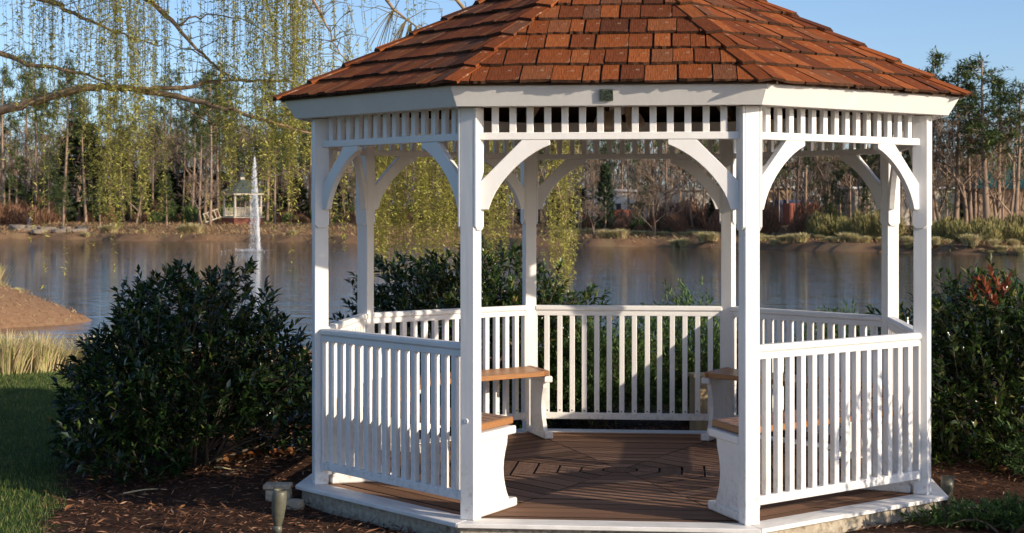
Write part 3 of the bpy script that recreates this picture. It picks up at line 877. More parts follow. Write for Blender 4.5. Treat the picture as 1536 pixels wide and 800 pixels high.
def dead_leaf_mesh():
    V, F = [], []
    rows = [(0, .01), (.25, .42), (.5, .5), (.75, .3), (1.0, .02)]
    c1, c2 = random.uniform(.3, .9), random.uniform(-.5, .5)
    for (l, w) in rows:
        for s in (-1, 0, 1): V.append((l - .5, s * w * .8, c1 * (s * w) ** 2 * 1.6 + c2 * (l - .5) ** 2 + .12))
    for r in range(4):
        for s in range(2): b = r * 3 + s; F.append((b, b + 1, b + 4, b + 3))
    return mk('fallen_leaf', V, F, M['dead'], True)
dl = [dead_leaf_mesh() for _ in range(6)]
for i in range(110):
    if i < 80: px, py = random.gauss(405, 38), random.uniform(628, 704)
    elif i < 95: px, py = random.uniform(60, 440), random.uniform(690, 790)
    else: px, py = random.uniform(1410, 1536), random.uniform(660, 760)
    d = EYE * FPX / (py - HOR); p = pix(px, py, d)
    if math.hypot(p.x - GX, p.y - GY) < 2.1: continue
    s = random.uniform(.07, .13) if i < 80 else random.uniform(.04, .08)
    o = ob('fallen_leaf', random.choice(dl), None, (p.x, p.y, gz(p.x, p.y) + .012), rot=(random.uniform(-.6, .6), random.uniform(-.6, .6), random.uniform(0, 6.28)), scale=(s, s, s))
    lab = ('curled orange-brown dead leaf on the mulch under the large dark laurel' if i < 80 else 'lone curled dead leaf on the open mulch beside the lawn' if i < 95 else 'curled dead leaf on the shaded mulch under the red-tipped shrub')
    tag(o, lab, 'leaf', ('dead leaves under the laurel' if i < 80 else 'dead leaves on the open mulch' if i < 95 else 'dead leaves under the red-tipped shrub'))

def blade_tris(P, H, W, lean):
    n = len(P); a = rng.uniform(0, 6.28, n); b = rng.uniform(0, 6.28, n)
    S = np.stack([np.cos(a), np.sin(a), np.zeros(n)], 1) * (W * .5)[:, None]
    T = P + np.stack([np.cos(b) * lean * H, np.sin(b) * lean * H, H], 1)
    V = np.stack([P - S, P + S, T], 1).reshape(-1, 3)
    return V, np.arange(n * 3).reshape(n, 3)
n = 300000
x = rng.uniform(-12.5, -2.2, n); y = 8.3 + rng.random(n) ** 1.1 * 11
k = (x < lawn_edge(y) + rng.normal(0, .05, n)) & (x > -.48 * y - 2.2) & (y < 19.4)
x, y = x[k], y[k]; n = len(x)
P = np.stack([x, y, terrain(x, y) - .004], 1)
V, F = blade_tris(P, rng.uniform(.018, .048, n), rng.uniform(.004, .008, n), rng.uniform(.1, .8, n))
tag(ob('lawn_grass', mk_np('lawn_grass', V, F, M['grass'])), 'mown green lawn along the mulch bed', 'grass', kind='stuff')

def clump_mesh(n, h, spread, mat, w=.012, droop=.5, name='grass_clump', h0=.6):
    g = Geo()
    a = rng.uniform(0, 6.28, n); r = np.abs(rng.normal(0, .35, n)) * spread
    P = np.stack([np.cos(a) * r, np.sin(a) * r, np.full(n, -.03)], 1)
    H = h * rng.uniform(h0, 1.05, n); tilt = rng.uniform(.05, .55, n)
    S = np.stack([-np.sin(a), np.cos(a), np.zeros(n)], 1) * w * .5
    rows = []
    for f, ww in ((0, 1), (.4, .9), (.75, .6), (1, .08)):
        out = tilt * f + droop * tilt * f ** 3
        up = f - droop * .35 * tilt * f ** 3
        C = P + np.stack([np.cos(a) * out * H, np.sin(a) * out * H, up * H], 1)
        rows += [C - S * ww, C + S * ww]
    V = np.stack(rows, 1).reshape(-1, 3)
    b = np.arange(n)[:, None] * 8
    F = np.concatenate([b + np.array([[0, 1, 3, 2]]), b + np.array([[2, 3, 5, 4]]), b + np.array([[4, 5, 7, 6]])], 0)
    g.add(V, F); return g.mesh(name, mat)
for i, (px, py, d, h, sp, lab) in enumerate(((12, 562, 18.9, .52, .42, 'pale straw clump of ornamental grass with green shoots at the lawn edge'),
                                             (58, 560, 19.2, .50, .40, 'pale straw clump of ornamental grass with green shoots at the lawn edge'),
                                             *[(-40 - 47 * q_, 562, 19.2 + .15 * (q_ % 2), .5 + .03 * (q_ % 3), .42, 'pale straw clump of ornamental grass with green shoots at the lawn edge') for q_ in range(6)],
                                             (150, 556, 19.3, .44, .42, 'short dry ornamental grass clump at the waterside behind the laurel'),
                                             (95, 548, 20.0, .22, .5, 'low bleached grass tuft at the waterside between taller clumps'),
                                             (175, 550, 20.2, .36, .45, 'short dry ornamental grass clump at the waterside behind the laurel'))):
    p = pix(px, py, d)
    o = ob('ornamental_grass', clump_mesh(650, h, sp, M['straw'], .012, .7), None, (p.x, p.y, gz(p.x, p.y)))
    tag(o, lab, 'grass clump', None if 'low' in lab else ('straw clumps at the lawn edge' if 'pale' in lab else 'short clumps behind the laurel'))
# dry tufts on the spit of land
tuft = clump_mesh(120, .28, .35, M['straw'], .012, .8)
for i in range(34):
    x = random.uniform(-24, -13); y = random.uniform(40, 45.5)
    if gz(x, y) < -.75: continue
    o = ob('dry_grass_tuft', tuft, None, (x, y, gz(x, y)), random.uniform(0, 6), scale=(1.2, 1.2, random.uniform(.3, .7)))
    tag(o, 'small dry grass tuft on the bare spit of land', 'grass tuft', 'tufts on the spit')
o = ob('ornamental_grass', clump_mesh(400, .7, .5, M['straw'], .02, .5), None, (-13.9, 44.6, gz(-13.9, 44.6)), 0)
tag(o, 'yellow-green grass clump on top of the bare spit', 'grass clump')

# ------------------------------------------------------------------ weeping willow
WS = 1.34
def wpix(px, py, d): return pix(px, py, d * WS)
wil = thing('weeping_willow', 'weeping willow with long hanging yellow-green strands over the lakeside', 'willow tree', (-8.8, 20.8, gz(-8.8, 20.8)))
base_v = Vector(wil.location)
limbs = []
def limb(pp, r0, r1, sides=7):
    """pp: list of world points, smoothed"""
    pts = np.array([tuple(p) for p in pp])
    t = np.linspace(0, len(pts) - 1, len(pts) * 5 - 4)
    out = np.empty((len(t), 3))
    for c in range(3):
        # Catmull-Rom
        for q, tt in enumerate(t):
            i = min(int(tt), len(pts) - 2); u = tt - i
            p0, p1, p2, p3 = pts[max(i - 1, 0), c], pts[i, c], pts[i + 1, c], pts[min(i + 2, len(pts) - 1), c]
            out[q, c] = .5 * (2 * p1 + (p2 - p0) * u + (2 * p0 - 5 * p1 + 4 * p2 - p3) * u * u + (3 * p1 - p0 - 3 * p2 + p3) * u ** 3)
    out[1:-1] += rng.normal(0, .012, out[1:-1].shape)
    rr = np.linspace(r0, r1, len(out)) * (1 + rng.normal(0, .05, len(out)))
    limbs.append((out, rr, sides)); return out
TR = Vector((-8.8, 20.8, 0))
fork = Vector((-8.3, 20.7, 2.4))
trunk_g = Geo()
trunk_g.tube([TR + Vector((0, 0, -.2)), TR + Vector((.05, 0, .4)), TR + Vector((.2, -.05, 1.3)), fork, fork + Vector((.3, 0, .8))], [.36, .29, .25, .24, .17], 12)
A_ = limb([fork, wpix(-160, 245, 15.6), wpix(0, 168, 15.2), wpix(60, 150, 15.1), wpix(130, 133, 15), wpix(200, 134, 14.9), wpix(290, 150, 14.7), wpix(350, 168, 14.5), wpix(420, 187, 14.4), wpix(475, 204, 14.4)], .075, .010)
B_ = limb([wpix(200, 134, 14.9), wpix(270, 132, 14.8), wpix(330, 122, 14.8), wpix(400, 119, 14.8), wpix(455, 128, 14.9), wpix(530, 150, 15)], .030, .006)
C_ = limb([fork + Vector((0, 0, .5)), wpix(-120, 60, 15.6), wpix(0, 82, 15.4), wpix(50, 97, 15.2), wpix(130, 112, 15.1), wpix(190, 140, 15)], .05, .008)
D_ = limb([fork + Vector((.1, 0, .8)), wpix(-180, -60, 15.7), wpix(60, 0, 15.3), wpix(110, 22, 15.2), wpix(170, 47, 15.1), wpix(238, 70, 15)], .05, .006)
E_ = limb([fork + Vector((.2, 0, .9)), wpix(-100, -160, 15.6), wpix(120, -110, 15.3), wpix(215, -5, 15.1), wpix(265, 40, 15), wpix(305, 84, 15), wpix(345, 118, 15)], .06, .007)
G_ = limb([fork + Vector((.2, .1, .9)), wpix(0, -230, 16), wpix(250, -210, 16), wpix(480, -170, 15.8), wpix(560, -30, 15.6), wpix(600, 22, 15.5), wpix(640, 48, 15.5)], .07, .004)
H_ = limb([wpix(480, -170, 15.8), wpix(600, -120, 15.8), wpix(700, 20, 15.8), wpix(790, 110, 15.8), wpix(850, 170, 15.8)], .04, .008)
I_ = limb([wpix(250, -210, 16), wpix(330, -120, 15), wpix(420, -60, 14.5), wpix(470, 0, 14.3), wpix(500, 60, 14.3), wpix(530, 105, 14.3)], .035, .004)
J_ = limb([wpix(290, 150, 14.7), wpix(310, 170, 14.7), wpix(325, 200, 14.7), wpix(342, 232, 14.7)], .012, .004, 5)
K_ = limb([wpix(265, 155, 14.8), wpix(305, 180, 14.8), wpix(365, 200, 14.7), wpix(420, 215, 14.6)], .012, .004, 5)
N_ = limb([wpix(265, 40, 15), wpix(300, 25, 15), wpix(360, 30, 14.9), wpix(420, 60, 14.8)], .014, .004, 5)
O_ = limb([wpix(790, 110, 15.8), wpix(700, 150, 15.5), wpix(650, 230, 15.5), wpix(600, 330, 15.5)], .015, .004, 5)
Q_ = limb([wpix(700, 20, 15.8), wpix(820, 180, 15.6), wpix(838, 280, 15.6), wpix(850, 330, 15.6)], .020, .006, 5)
ob('trunk', trunk_g.mesh('trunk', M['willowbark'], True), wil).location = -base_v
for out, rr, sd_ in limbs:
    g = Geo(); g.tube(out, rr, sd_)
    ob('limb', g.mesh('limb', M['willowbark'], True), wil).location = -base_v
allp = np.concatenate([o_[0] for o_ in limbs])
wg, lg = Geo(), Geo()
LP, LD, LLn = [], [], []
def strand(top, length, lean, dens):
    m = max(5, int(length / .28))
    t = np.linspace(0, 1, m)
    sway = rng.normal(0, .09, 2) * length
    pts = np.stack([top[0] + lean[0] * np.sqrt(t) + sway[0] * np.sin(t * 3) * .4 + np.cumsum(rng.normal(0, .012, m)),
                    top[1] + lean[1] * np.sqrt(t) + sway[1] * np.sin(t * 3) * .4, top[2] - length * t], 1)
    wg.tube(pts, np.linspace(.0032, .0016, m), 3)
    nl = int(length / .022 * dens)
    u = rng.random(nl) ** .9; w_n = max(1, int(length / .13)); u = np.clip(np.where(rng.random(nl) < .6, (np.floor(u * w_n) + .5 + rng.normal(0, .16, nl)) / w_n, u), 0, 1)
    P = np.stack([np.interp(u, t, pts[:, c]) for c in range(3)], 1)
    a = rng.uniform(0, 6.28, nl)
    LP.append(P); LD.append(np.stack([np.cos(a) * .8, np.sin(a) * .8, rng.uniform(-.9, .5, nl)], 1))
    LLn.append(rng.uniform(.034, .075, nl))
CL = [(15, 22, -150, 100, 260, 14, 15.2, .8), (80, 26, -150, 190, 285, 34, 15.4, 1), (55, 45, -150, 50, 200, 26, 15.2, .7),
      (150, 14, -100, 240, 330, 26, 14.8, 1), (180, 24, -60, 270, 345, 54, 14.7, 1.15), (218, 24, -110, 240, 330, 34, 14.8, 1.05),
      (120, 45, -150, 50, 190, 30, 15, .7), (255, 45, -150, 70, 240, 34, 14.9, .7), (305, 40, -150, 50, 210, 30, 14.9, .7),
      (345, 18, -120, 220, 305, 30, 14.6, 1), (335, 12, 120, 280, 330, 8, 14.6, 1), (400, 30, -150, 190, 330, 46, 14.5, 1),
      (440, 25, -150, 170, 330, 56, 14.5, 1.1), (458, 20, -150, 140, 310, 36, 14.4, 1), (375, 40, -150, 40, 170, 30, 14.7, .8),
      (515, 18, 50, 85, 135, 14, 14.3, 1), (555, 50, -180, 0, 75, 22, 15.5, .35), (625, 35, -160, 10, 62, 18, 15.5, .45),
      (505, 20, 120, 290, 400, 16, 15.0, 1), (575, 26, 120, 320, 430, 52, 15.5, 1.1), (625, 30, 110, 320, 425, 62, 15.6, 1.1), (668, 22, 110, 320, 420, 46, 15.6, 1.1),
      (740, 26, 110, 320, 410, 34, 15.6, 1), (846, 14, 180, 400, 450, 24, 15.6, 1.1), (824, 9, 180, 330, 430, 7, 15.6, 1), (790, 30, 130, 240, 300, 10, 15.7, 1),
      (35, 8, -50, 330, 420, 3, 15, .7), (64, 6, -50, 380, 490, 3, 15, .7), (96, 6, -50, 380, 480, 3, 14.9, .7), (148, 6, -50, 380, 500, 4, 14.8, .7), (178, 8, 0, 380, 460, 4, 14.8, .7),
      (235, 15, 100, 330, 400, 4, 14.8, .8), (300, 40, 100, 300, 400, 8, 14.8, .7), (395, 20, 100, 340, 400, 6, 14.6, .7), (440, 20, 100, 330, 420, 6, 14.6, .7)]
for xc, sp, yt, y0, y1, cnt, d, dens in CL:
    for _ in range(int(cnt * (.42 if dens < .9 else (1.25 if 560 < xc < 760 or xc > 840 else .72)))):
        px = random.gauss(xc, sp * .55); dd = d + random.gauss(0, .35)
        bot = wpix(px, random.uniform(y0, y1), dd)
        tp = wpix(px + random.gauss(0, 10), yt + random.uniform(-60, 40), dd)
        # hang from the nearest limb point above
        q = allp[np.argmin(np.sum(((allp - np.array(tp)) * np.array([1, .5, .7])) ** 2, 1) + 50 * (allp[:, 2] < bot.z + .3))]
        top = np.array([tp.x, tp.y, tp.z])
        if np.linalg.norm(q - top) < 1.5 or random.random() < .5:
            mid = (q + top) / 2 + np.array([0, 0, .10])
            tt = np.linspace(0, 1, 6)[:, None]
            wg.tube((1 - tt) ** 2 * q + 2 * (1 - tt) * tt * mid + tt ** 2 * top, np.linspace(.006, .0035, 6), 3)
        strand(top, max(.3, tp.z - bot.z), (bot.x - tp.x, 0), dens)
# short side twigs with leaf tufts along the limbs
for out, rr, sd_ in limbs[:9]:
    for q in out[8::2]:
        for _ in range(2):
            a = random.uniform(0, 6.28); L = random.uniform(.2, .8)
            e = q + np.array([math.cos(a) * L, math.sin(a) * L * .6, random.uniform(-.25, .35) * L])
            wg.tube([q, (q + e) / 2 + np.array([0, 0, .06]), e], [.007, .005, .003], 3)
            if random.random() < .6: strand(e, random.uniform(.3, 1.1), (0.02, 0), .8)
lg.leaves(np.concatenate(LP), np.concatenate(LD), np.concatenate(LLn), .018, .2)
w_ = ob('withes', wg.mesh('withes', M['withe']), wil); w_.location = -base_v; tag(w_, kind='stuff')
l_ = ob('foliage', lg.mesh('foliage', M['willow']), wil); l_.location = -base_v; tag(l_, kind='stuff')

# ------------------------------------------------------------------ far bank: trees
def pine_proto(H, crown0, seed, bend, dens=1.0, br=2.4, mat='pine'):
    r = np.random.default_rng(seed)
    z = np.linspace(-.4, H, 10)
    trunk = np.stack([bend * np.sin(z / H * 2.2), bend * .4 * np.cos(z / H * 3), z], 1)
    gt = Geo(); gt.tube(trunk, np.linspace(.19, .03, 10), 6)
    gc = Geo(); LP, LD = [], []
    nb = int(40 * dens)
    for i in range(nb):
        f = crown0 + (1 - crown0) * (i / nb) ** .85
        c = np.array([np.interp(f * H, z, trunk[:, k]) for k in range(3)])
        a = r.uniform(0, 6.28); L = br * (1.05 - f) / (1.05 - crown0) * r.uniform(.45, 1.1) + .35
        e = c + np.array([math.cos(a) * L, math.sin(a) * L, L * r.uniform(-.05, .5)])
        gt.tube([c, (c + e) / 2 + np.array([0, 0, -.05 * L]), e], [.045, .03, .015], 3)
        for k in range(int(2 + L * 2.2)):
            u = r.uniform(.35, 1.05); p = c + (e - c) * u + r.normal(0, .16, 3)
            m = 13
            d = r.normal(0, 1, (m, 3)) + np.array([math.cos(a) * .4, math.sin(a) * .4, .45])
            LP.append(np.tile(p, (m, 1)) + r.normal(0, .10, (m, 3))); LD.append(d)
    for i in range(int(9)):                                   # dead stubs below the crown
        f = r.uniform(min(.15, crown0 * .5), crown0); c = np.array([np.interp(f * H, z, trunk[:, k]) for k in range(3)])
        a = r.uniform(0, 6.28); L = r.uniform(.4, 1.3)
        gt.tube([c, c + np.array([math.cos(a) * L, math.sin(a) * L, r.uniform(-.2, .3)])], [.03, .012], 3)
    LP, LD = np.concatenate(LP), np.concatenate(LD)
    gc.leaves(LP, LD, r.uniform(.30, .55, len(LP)), .085, .1)
    return gt.mesh('trunk', M['pinebark'], True), gc.mesh('crown', M[mat]), H

def bare_proto(H, seed, spread=.55, levels=5, r0=.16):
    r = np.random.default_rng(seed); g = Geo(); tw = Geo(); TP, TD = [], []
    def grow(p, d, L, rad_, lv):
        n = 4; pts = [p]
        for k in range(n):
            d = d + r.normal(0, .10, 3) + np.array([0, 0, .05]); d = d / np.linalg.norm(d)
            pts.append(pts[-1] + d * L / n)
        g.tube(pts, np.linspace(rad_, rad_ * .62, n + 1), 5 if lv > 3 else 3)
        if lv == 0:
            for q in pts[1:]:
                for _ in range(4):
                    TP.append(q); TD.append(d + r.normal(0, .6, 3))
            return
        nc = 3 if lv < levels else 4
        for k in range(nc):
            base = pts[-1] if k < 2 else pts[r.integers(2, n + 1)]
            nd = d + r.normal(0, spread, 3); nd[2] = abs(nd[2]) * .8 + .12; nd /= np.linalg.norm(nd)
            grow(base, nd, L * r.uniform(.6, .82), rad_ * .58, lv - 1)
    grow(np.array([0, 0, -.3]), np.array([0, 0, 1.]), H * .30, r0, levels - 1)
    TP, TD = np.array(TP), np.array(TD)
    tw.leaves(TP, TD, r.uniform(.35, .9, len(TP)), .026, .05)
    mx = max(v[:, 2].max() for v in g.V)
    return g.mesh('trunk', M['pinebark'], True), tw.mesh('twigs', M['twig']), mx

def tree(name, label, cat, proto, x, y, height, group, rz=None, wide=1.0, crown='crown'):
    s = height / proto[2]
    t = thing(name, label, cat, (x, y, gz(x, y) - .1), random.uniform(0, 6.28) if rz is None else rz, group)
    t.scale = (s * wide, s * wide, s)
    ob('trunk', proto[0], t); ob(crown, proto[1], t)
    return t

pines = [pine_proto(15, .52, 1, .25), pine_proto(16, .60, 2, -.3, .8), pine_proto(14, .42, 3, .2, 1.15, 2.8), pine_proto(17, .68, 4, .35, .75, 2.0), pine_proto(12, .22, 5, .1, 1.4, 2.4)]
plab = ['tall pine with narrow green crown on the far lake bank', 'tall bare-trunked pine with thin crown on the far lake bank', 'broad-crowned pine on the far lake bank',
        'very slender pine with small top tuft on the far lake bank', 'dense low-branched young pine on the far lake bank']
bares = [bare_proto(11, 21), bare_proto(10, 22, .7), bare_proto(12, 23, .45), bare_proto(9, 24, .6, 5, .12)]
blab = ['leafless grey-brown tree with upright limbs on the far lake bank', 'leafless grey-brown tree with wide limbs on the far lake bank', 'tall narrow leafless tree on the far lake bank', 'small leafless tree on the far lake bank']
def place(px, s, pytop, kind, idx, wide=1.0, name=None, label=None, group=None):
    """tree at image column px, s metres behind the far shoreline, top at row pytop"""
    y = 130.0
    for _ in range(8): y = float(shore((px - 768) / FPX * y)) + s
    x = (px - 768) / FPX * y
    h = EYE + (HOR - pytop) / FPX * y - gz(x, y)
    if h < 1: return
    if kind == 'pine': return tree('pine_tree', label or plab[idx], 'pine tree', pines[idx], x, y, h, group or 'pines on the far bank', wide=wide)
    return tree('bare_tree', label or blab[idx], 'tree', bares[idx], x, y, h, group or 'leafless trees on the far bank', wide=wide, crown='twigs')

random.seed(5)
px = -70
while px < 1620:
    if px < 470: top = random.uniform(80, 215); step = random.uniform(6, 15)
    elif px < 720: top = random.uniform(120, 230); step = random.uniform(18, 36)
    elif px < 1370: top = random.uniform(130, 230); step = random.uniform(8, 18)
    else: top = random.uniform(110, 200); step = random.uniform(26, 50)
    s = random.uniform(18, 52)
    if 325 < px < 405: s = random.uniform(32, 55)
    k = random.choices([0, 1, 2, 3, 4], [3, 4, 2, 4, .8])[0]
    if k == 4: top = random.uniform(215, 265)
    place(px, s, top, 'pine', k, random.uniform(.9, 1.25))
    px += step
# well seen pines on the right
for px, top, k, w in ((1400, 78, 2, 1.4), (1432, 96, 0, 1.5), (1478, 88, 2, 1.8), (1500, 120, 0, 1.5), (1524, 122, 1, 1.5), (1458, 125, 1, 1.4), (1205, 200, 1, 1), (1290, 205, 0, 1.1)):
    place(px, 17 + random.uniform(0, 6), top, 'pine', k, w)
for px, top, k in ((1255, 255, 4), (1300, 270, 4), (1330, 290, 4), (1240, 290, 4), (150, 270, 4), (95, 265, 4), (250, 262, 4)):
    place(px, 12 + random.uniform(0, 5), top, 'pine', 4, 1.3)
px = -60
while px < 1620:
    top = random.uniform(170, 260) if px < 1370 else random.uniform(120, 220)
    s = random.uniform(14, 58)
    if 325 < px < 405: s = random.uniform(36, 58)
    if px < 1360: place(px, s, top, 'bare', random.randrange(4), random.uniform(.8, 1.1))
    px += random.uniform(24, 60)
for px, top, k in ((1408, 170, 1), (1395, 185, 0), (1450, 160, 2), (1515, 165, 0), (1490, 200, 1), (985, 215, 0), (1000, 225, 2)):
    place(px, 20, top, 'bare', k, 1.1)
for px, top, s in ((303, 262, 10), (892, 300, 6), (980, 292, 6), (935, 318, 9)):
    place(px, s, top, 'bare', 3, 1.3, label='young planted leafless sapling at the waterside of the far bank', group='saplings on the far bank')

# dark cedars
def cedar_mesh():
    g = Geo(); n = 900
    f = rng.random(n) ** .8; a = rng.uniform(0, 6.28, n)
    r = (1 - f) ** .7 * .9 * rng.uniform(.6, 1.1, n) + .1
    P = np.stack([np.cos(a) * r, np.sin(a) * r, .2 + f * 6], 1)
    D = np.stack([np.cos(a), np.sin(a), rng.uniform(.2, 1.2, n)], 1) + rng.normal(0, .3, (n, 3))
    g.leaves(P, D, rng.uniform(.4, .8, n), .22, .1); return g.mesh('crown', M['cedar'])
gt = Geo(); gt.tube([(0, 0, -.3), (0, 0, 3), (0, 0, 6)], [.15, .1, .02], 6)
ced = (gt.mesh('trunk', M['pinebark'], True), cedar_mesh(), 6.5)
for px, s, top, w in ((908, 14, 243, .8), (957, 15, 300, 1.2), (118, 30, 180, 1.6), (185, 34, 230, 1.5), (210, 40, 250, 1.8), (250, 44, 255, 1.8), (285, 44, 250, 1.8), (60, 42, 262, 1.8), (20, 44, 265, 1.8), (160, 44, 268, 1.6),
                       (330, 46, 258, 1.8), (410, 40, 262, 1.8), (445, 42, 265, 1.8), (510, 40, 262, 1.8), (1075, 16, 290, 1.6), (870, 30, 280, 1.8), (835, 34, 285, 1.8), (1430, 10, 325, 1.6), (1475, 11, 333, 1.7), (1500, 12, 330, 1.6), (790, 36, 285, 1.8), (745, 36, 280, 1.8)):
    y = 130.0
    for _ in range(8): y = float(shore((px - 768) / FPX * y)) + s
    x = (px - 768) / FPX * y
    h = EYE + (HOR - top) / FPX * y - gz(x, y)
    tree('cedar_tree', 'slim black-green columnar cedar among the trunks of the far bank' if w < 1 else 'squat dark cedar among the trunks of the far bank', 'cedar tree', ced, x, y, h, 'dark cedars on the far bank', wide=w)

# brush and bushes on the far bank
def bush_mesh(mat, n=700, up=.8):
    g = Geo(); D = rng.normal(size=(n, 3)); D[:, 2] = np.abs(D[:, 2]); D /= np.linalg.norm(D, axis=1)[:, None]
    r = rng.uniform(.3, 1, n) ** .5
    P = D * r[:, None] * np.array([1, 1, .95])
    g.leaves(P * .85, D * .6 + np.array([0, 0, up]) + rng.normal(0, .35, (n, 3)), rng.uniform(.15, .4, n), .05, .1)
    return g.mesh('foliage', mat)
bm_y, bm_r, bm_g = bush_mesh(M['brush']), bush_mesh(M['redbrush']), bush_mesh(M['juniper'])
def bush(px, s, hpx, wpx, me, label, group):
    y = 130.0
    for _ in range(8): y = float(shore((px - 768) / FPX * y)) + s
    x = (px - 768) / FPX * y; k = y / FPX
    o = ob('bush', me, None, (x, y, gz(x, y) - .05), random.uniform(0, 6), scale=(wpx * k * .5, wpx * k * .5, hpx * k))
    tag(o, label, 'bush', group)
for _ in range(26):
    bush(random.uniform(1225, 1345), random.uniform(6, 16), random.uniform(22, 52), random.uniform(30, 60), bm_y, 'yellow-olive brush thicket on the far bank behind the waterside grasses', 'olive brush on the far bank')
for _ in range(34):
    bush(random.uniform(1380, 1580), random.uniform(5, 15), random.uniform(20, 42), random.uniform(30, 55), bm_y, 'yellow-olive brush thicket on the far bank behind the waterside grasses', 'olive brush on the far bank')
for _ in range(16):
    bush(random.uniform(-20, 80), random.uniform(14, 26), random.uniform(18, 42), random.uniform(25, 45), bm_r, 'red-brown leafless bush on the far bank above the rocks', 'red-brown bushes above the rocks')
for _ in range(30):
    bush(random.uniform(990, 1230), random.uniform(12, 24), random.uniform(20, 48), random.uniform(30, 50), bm_r, 'red-brown leafless bush on the far bank before the pale buildings', 'red-brown bushes before the buildings')
for _ in range(22):
    bush(random.uniform(850, 1010), random.uniform(13, 20), random.uniform(10, 30), random.uniform(20, 40), bm_g if random.random() < .5 else bm_r, 'low mixed bush on the far bank before the white building', 'low bushes before the white building')
for _ in range(90):
    bush(random.uniform(60, 720), random.uniform(24, 46), random.uniform(10, 34), random.uniform(20, 40), bm_g if random.random() < .6 else bm_r, 'dark understorey bush among the pine trunks of the far bank', 'understorey bushes among the pines')

fc = clump_mesh(300, 1.0, .42, M['straw'], .06, .75)
def fclump(px, s, hpx, label, group, w=1.0):
    y = 130.0
    for _ in range(8): y = float(shore((px - 768) / FPX * y)) + s
    x = (px - 768) / FPX * y; k = hpx * y / FPX
    o = ob('bank_grass', fc, None, (x, y, gz(x, y) - .03), random.uniform(0, 6), scale=(k * w, k * w, k)); tag(o, label, 'grass clump', group)
for px, h in ((838, 15), (852, 16), (905, 16), (918, 15), (932, 18), (1012, 14), (1025, 16), (1054, 18), (1070, 15), (1185, 14), (1205, 16), (1268, 18), (1280, 17), (1300, 13), (1452, 20), (1461, 19), (1530, 18), (1545, 16), (1362, 14), (1405, 14)):
    fclump(px, 1.2, h, 'straw-yellow grass clump drooping over the far shoreline', 'clumps at the far shoreline', 1.1)
for _ in range(110):
    fclump(random.uniform(1120, 1560), random.uniform(.4, 6), random.uniform(5, 12), 'low tan grass tuft along the far shoreline', 'tufts along the far shoreline', 1.2)
for k in range(26):
    fclump(858 + k * 9 + random.uniform(-2, 2), 10 + random.uniform(-.5, .5), random.uniform(6, 9), 'small grass tuft in the planted row on the far bank', 'planted row of tufts', 1.3)
for px, h in ((158, 14), (170, 16), (285, 18), (296, 17), (275, 14), (130, 9), (215, 9), (440, 10)):
    fclump(px, 4 if h > 12 else 2, h, 'pale green-yellow grass clump on the bare far bank', 'clumps on the bare bank', 1.2)
n = 26000                                             # dry grass and leaf litter on the bare banks
x = np.concatenate([rng.uniform(-75, 45, n), rng.uniform(-28, -9, 9000), rng.uniform(-12, -1, 7000)])
y = np.concatenate([shore(x[:n]) + rng.uniform(-.5, 22, n), rng.uniform(37, 48, 9000), rng.uniform(19.2, 33, 7000)])
z = terrain(x, y); k = z > WATER + .03
x, y, z = x[k], y[k], z[k]; m = len(x)
a = rng.uniform(0, 6.28, m); sc = np.where(y > 60, 1.0, .35)
g = Geo(); g.leaves(np.stack([x, y, z], 1), np.stack([np.cos(a), np.sin(a), rng.uniform(.1, 1.1, m)], 1), rng.uniform(.15, .55, m) * sc, .06 * sc, .2)
tag(ob('bank_litter', g.mesh('bank_litter', mat_rand('dry_litter', [(0, (.16, .085, .045)), (.5, (.32, .19, .10)), (.85, (.45, .33, .18)), (1, (.26, .27, .09))], .9))), 'matted dry grass and fallen leaves on the lake banks', 'litter', kind='stuff')
# rocks on the left bank
rk = [rock_mesh(s, M['stone'], 2, .22) for s in (11, 12, 13, 14)]
for i in range(46):
    px = random.uniform(22, 125); s = random.uniform(2.0, 11)
    y = 130.0
    for _ in range(8): y = float(shore((px - 768) / FPX * y)) + s
    x = (px - 768) / FPX * y; k = random.uniform(.22, .62)
    o = ob('rock', random.choice(rk), None, (x, y, gz(x, y) + k * .2), random.uniform(0, 6), scale=(k * 1.5, k * 1.2, k * .7))
    tag(o, 'grey boulder in the rock pile on the far bank', 'rock', 'boulders of the rock pile')
# white marker post by the rocks
p = pix(44, 325, 172); o = thing('marker_post', 'small white marker post on the far bank above the rocks', 'post', (p.x, p.y, gz(p.x, p.y)))
ob('shaft', cbox(.42, .3, 1.0, .04, M['white']), o, (0, 0, .48)); ob('cap', cbox(.52, .4, .10, .03, M['white']), o, (0, 0, 1.02))

# distant wood: bare crowns nobody could count, and its dark understorey
n = 95000
x = rng.uniform(-130, 130, n); s = rng.uniform(46, 120, n)
y = shore(x) + s
H = (8.2 + 1.6 * np.sin(x * .11) + 1.2 * np.sin(x * .31 + 1) + s * .02) * (1 - .25 * smooth01(15, 35, x))
P = np.stack([x, y, terrain(x, y) + rng.random(n) ** .9 * H], 1)
D = np.stack([rng.normal(0, .35, n), rng.normal(0, .35, n), rng.uniform(.3, 1.2, n)], 1)
g = Geo(); g.leaves(P, D, rng.uniform(1.2, 3.0, n), rng.uniform(.05, .15, n), .1)
tag(ob('distant_wood', g.mesh('distant_wood', M['wood'])), 'brown mass of distant leafless wood behind the far bank', 'wood', kind='stuff')

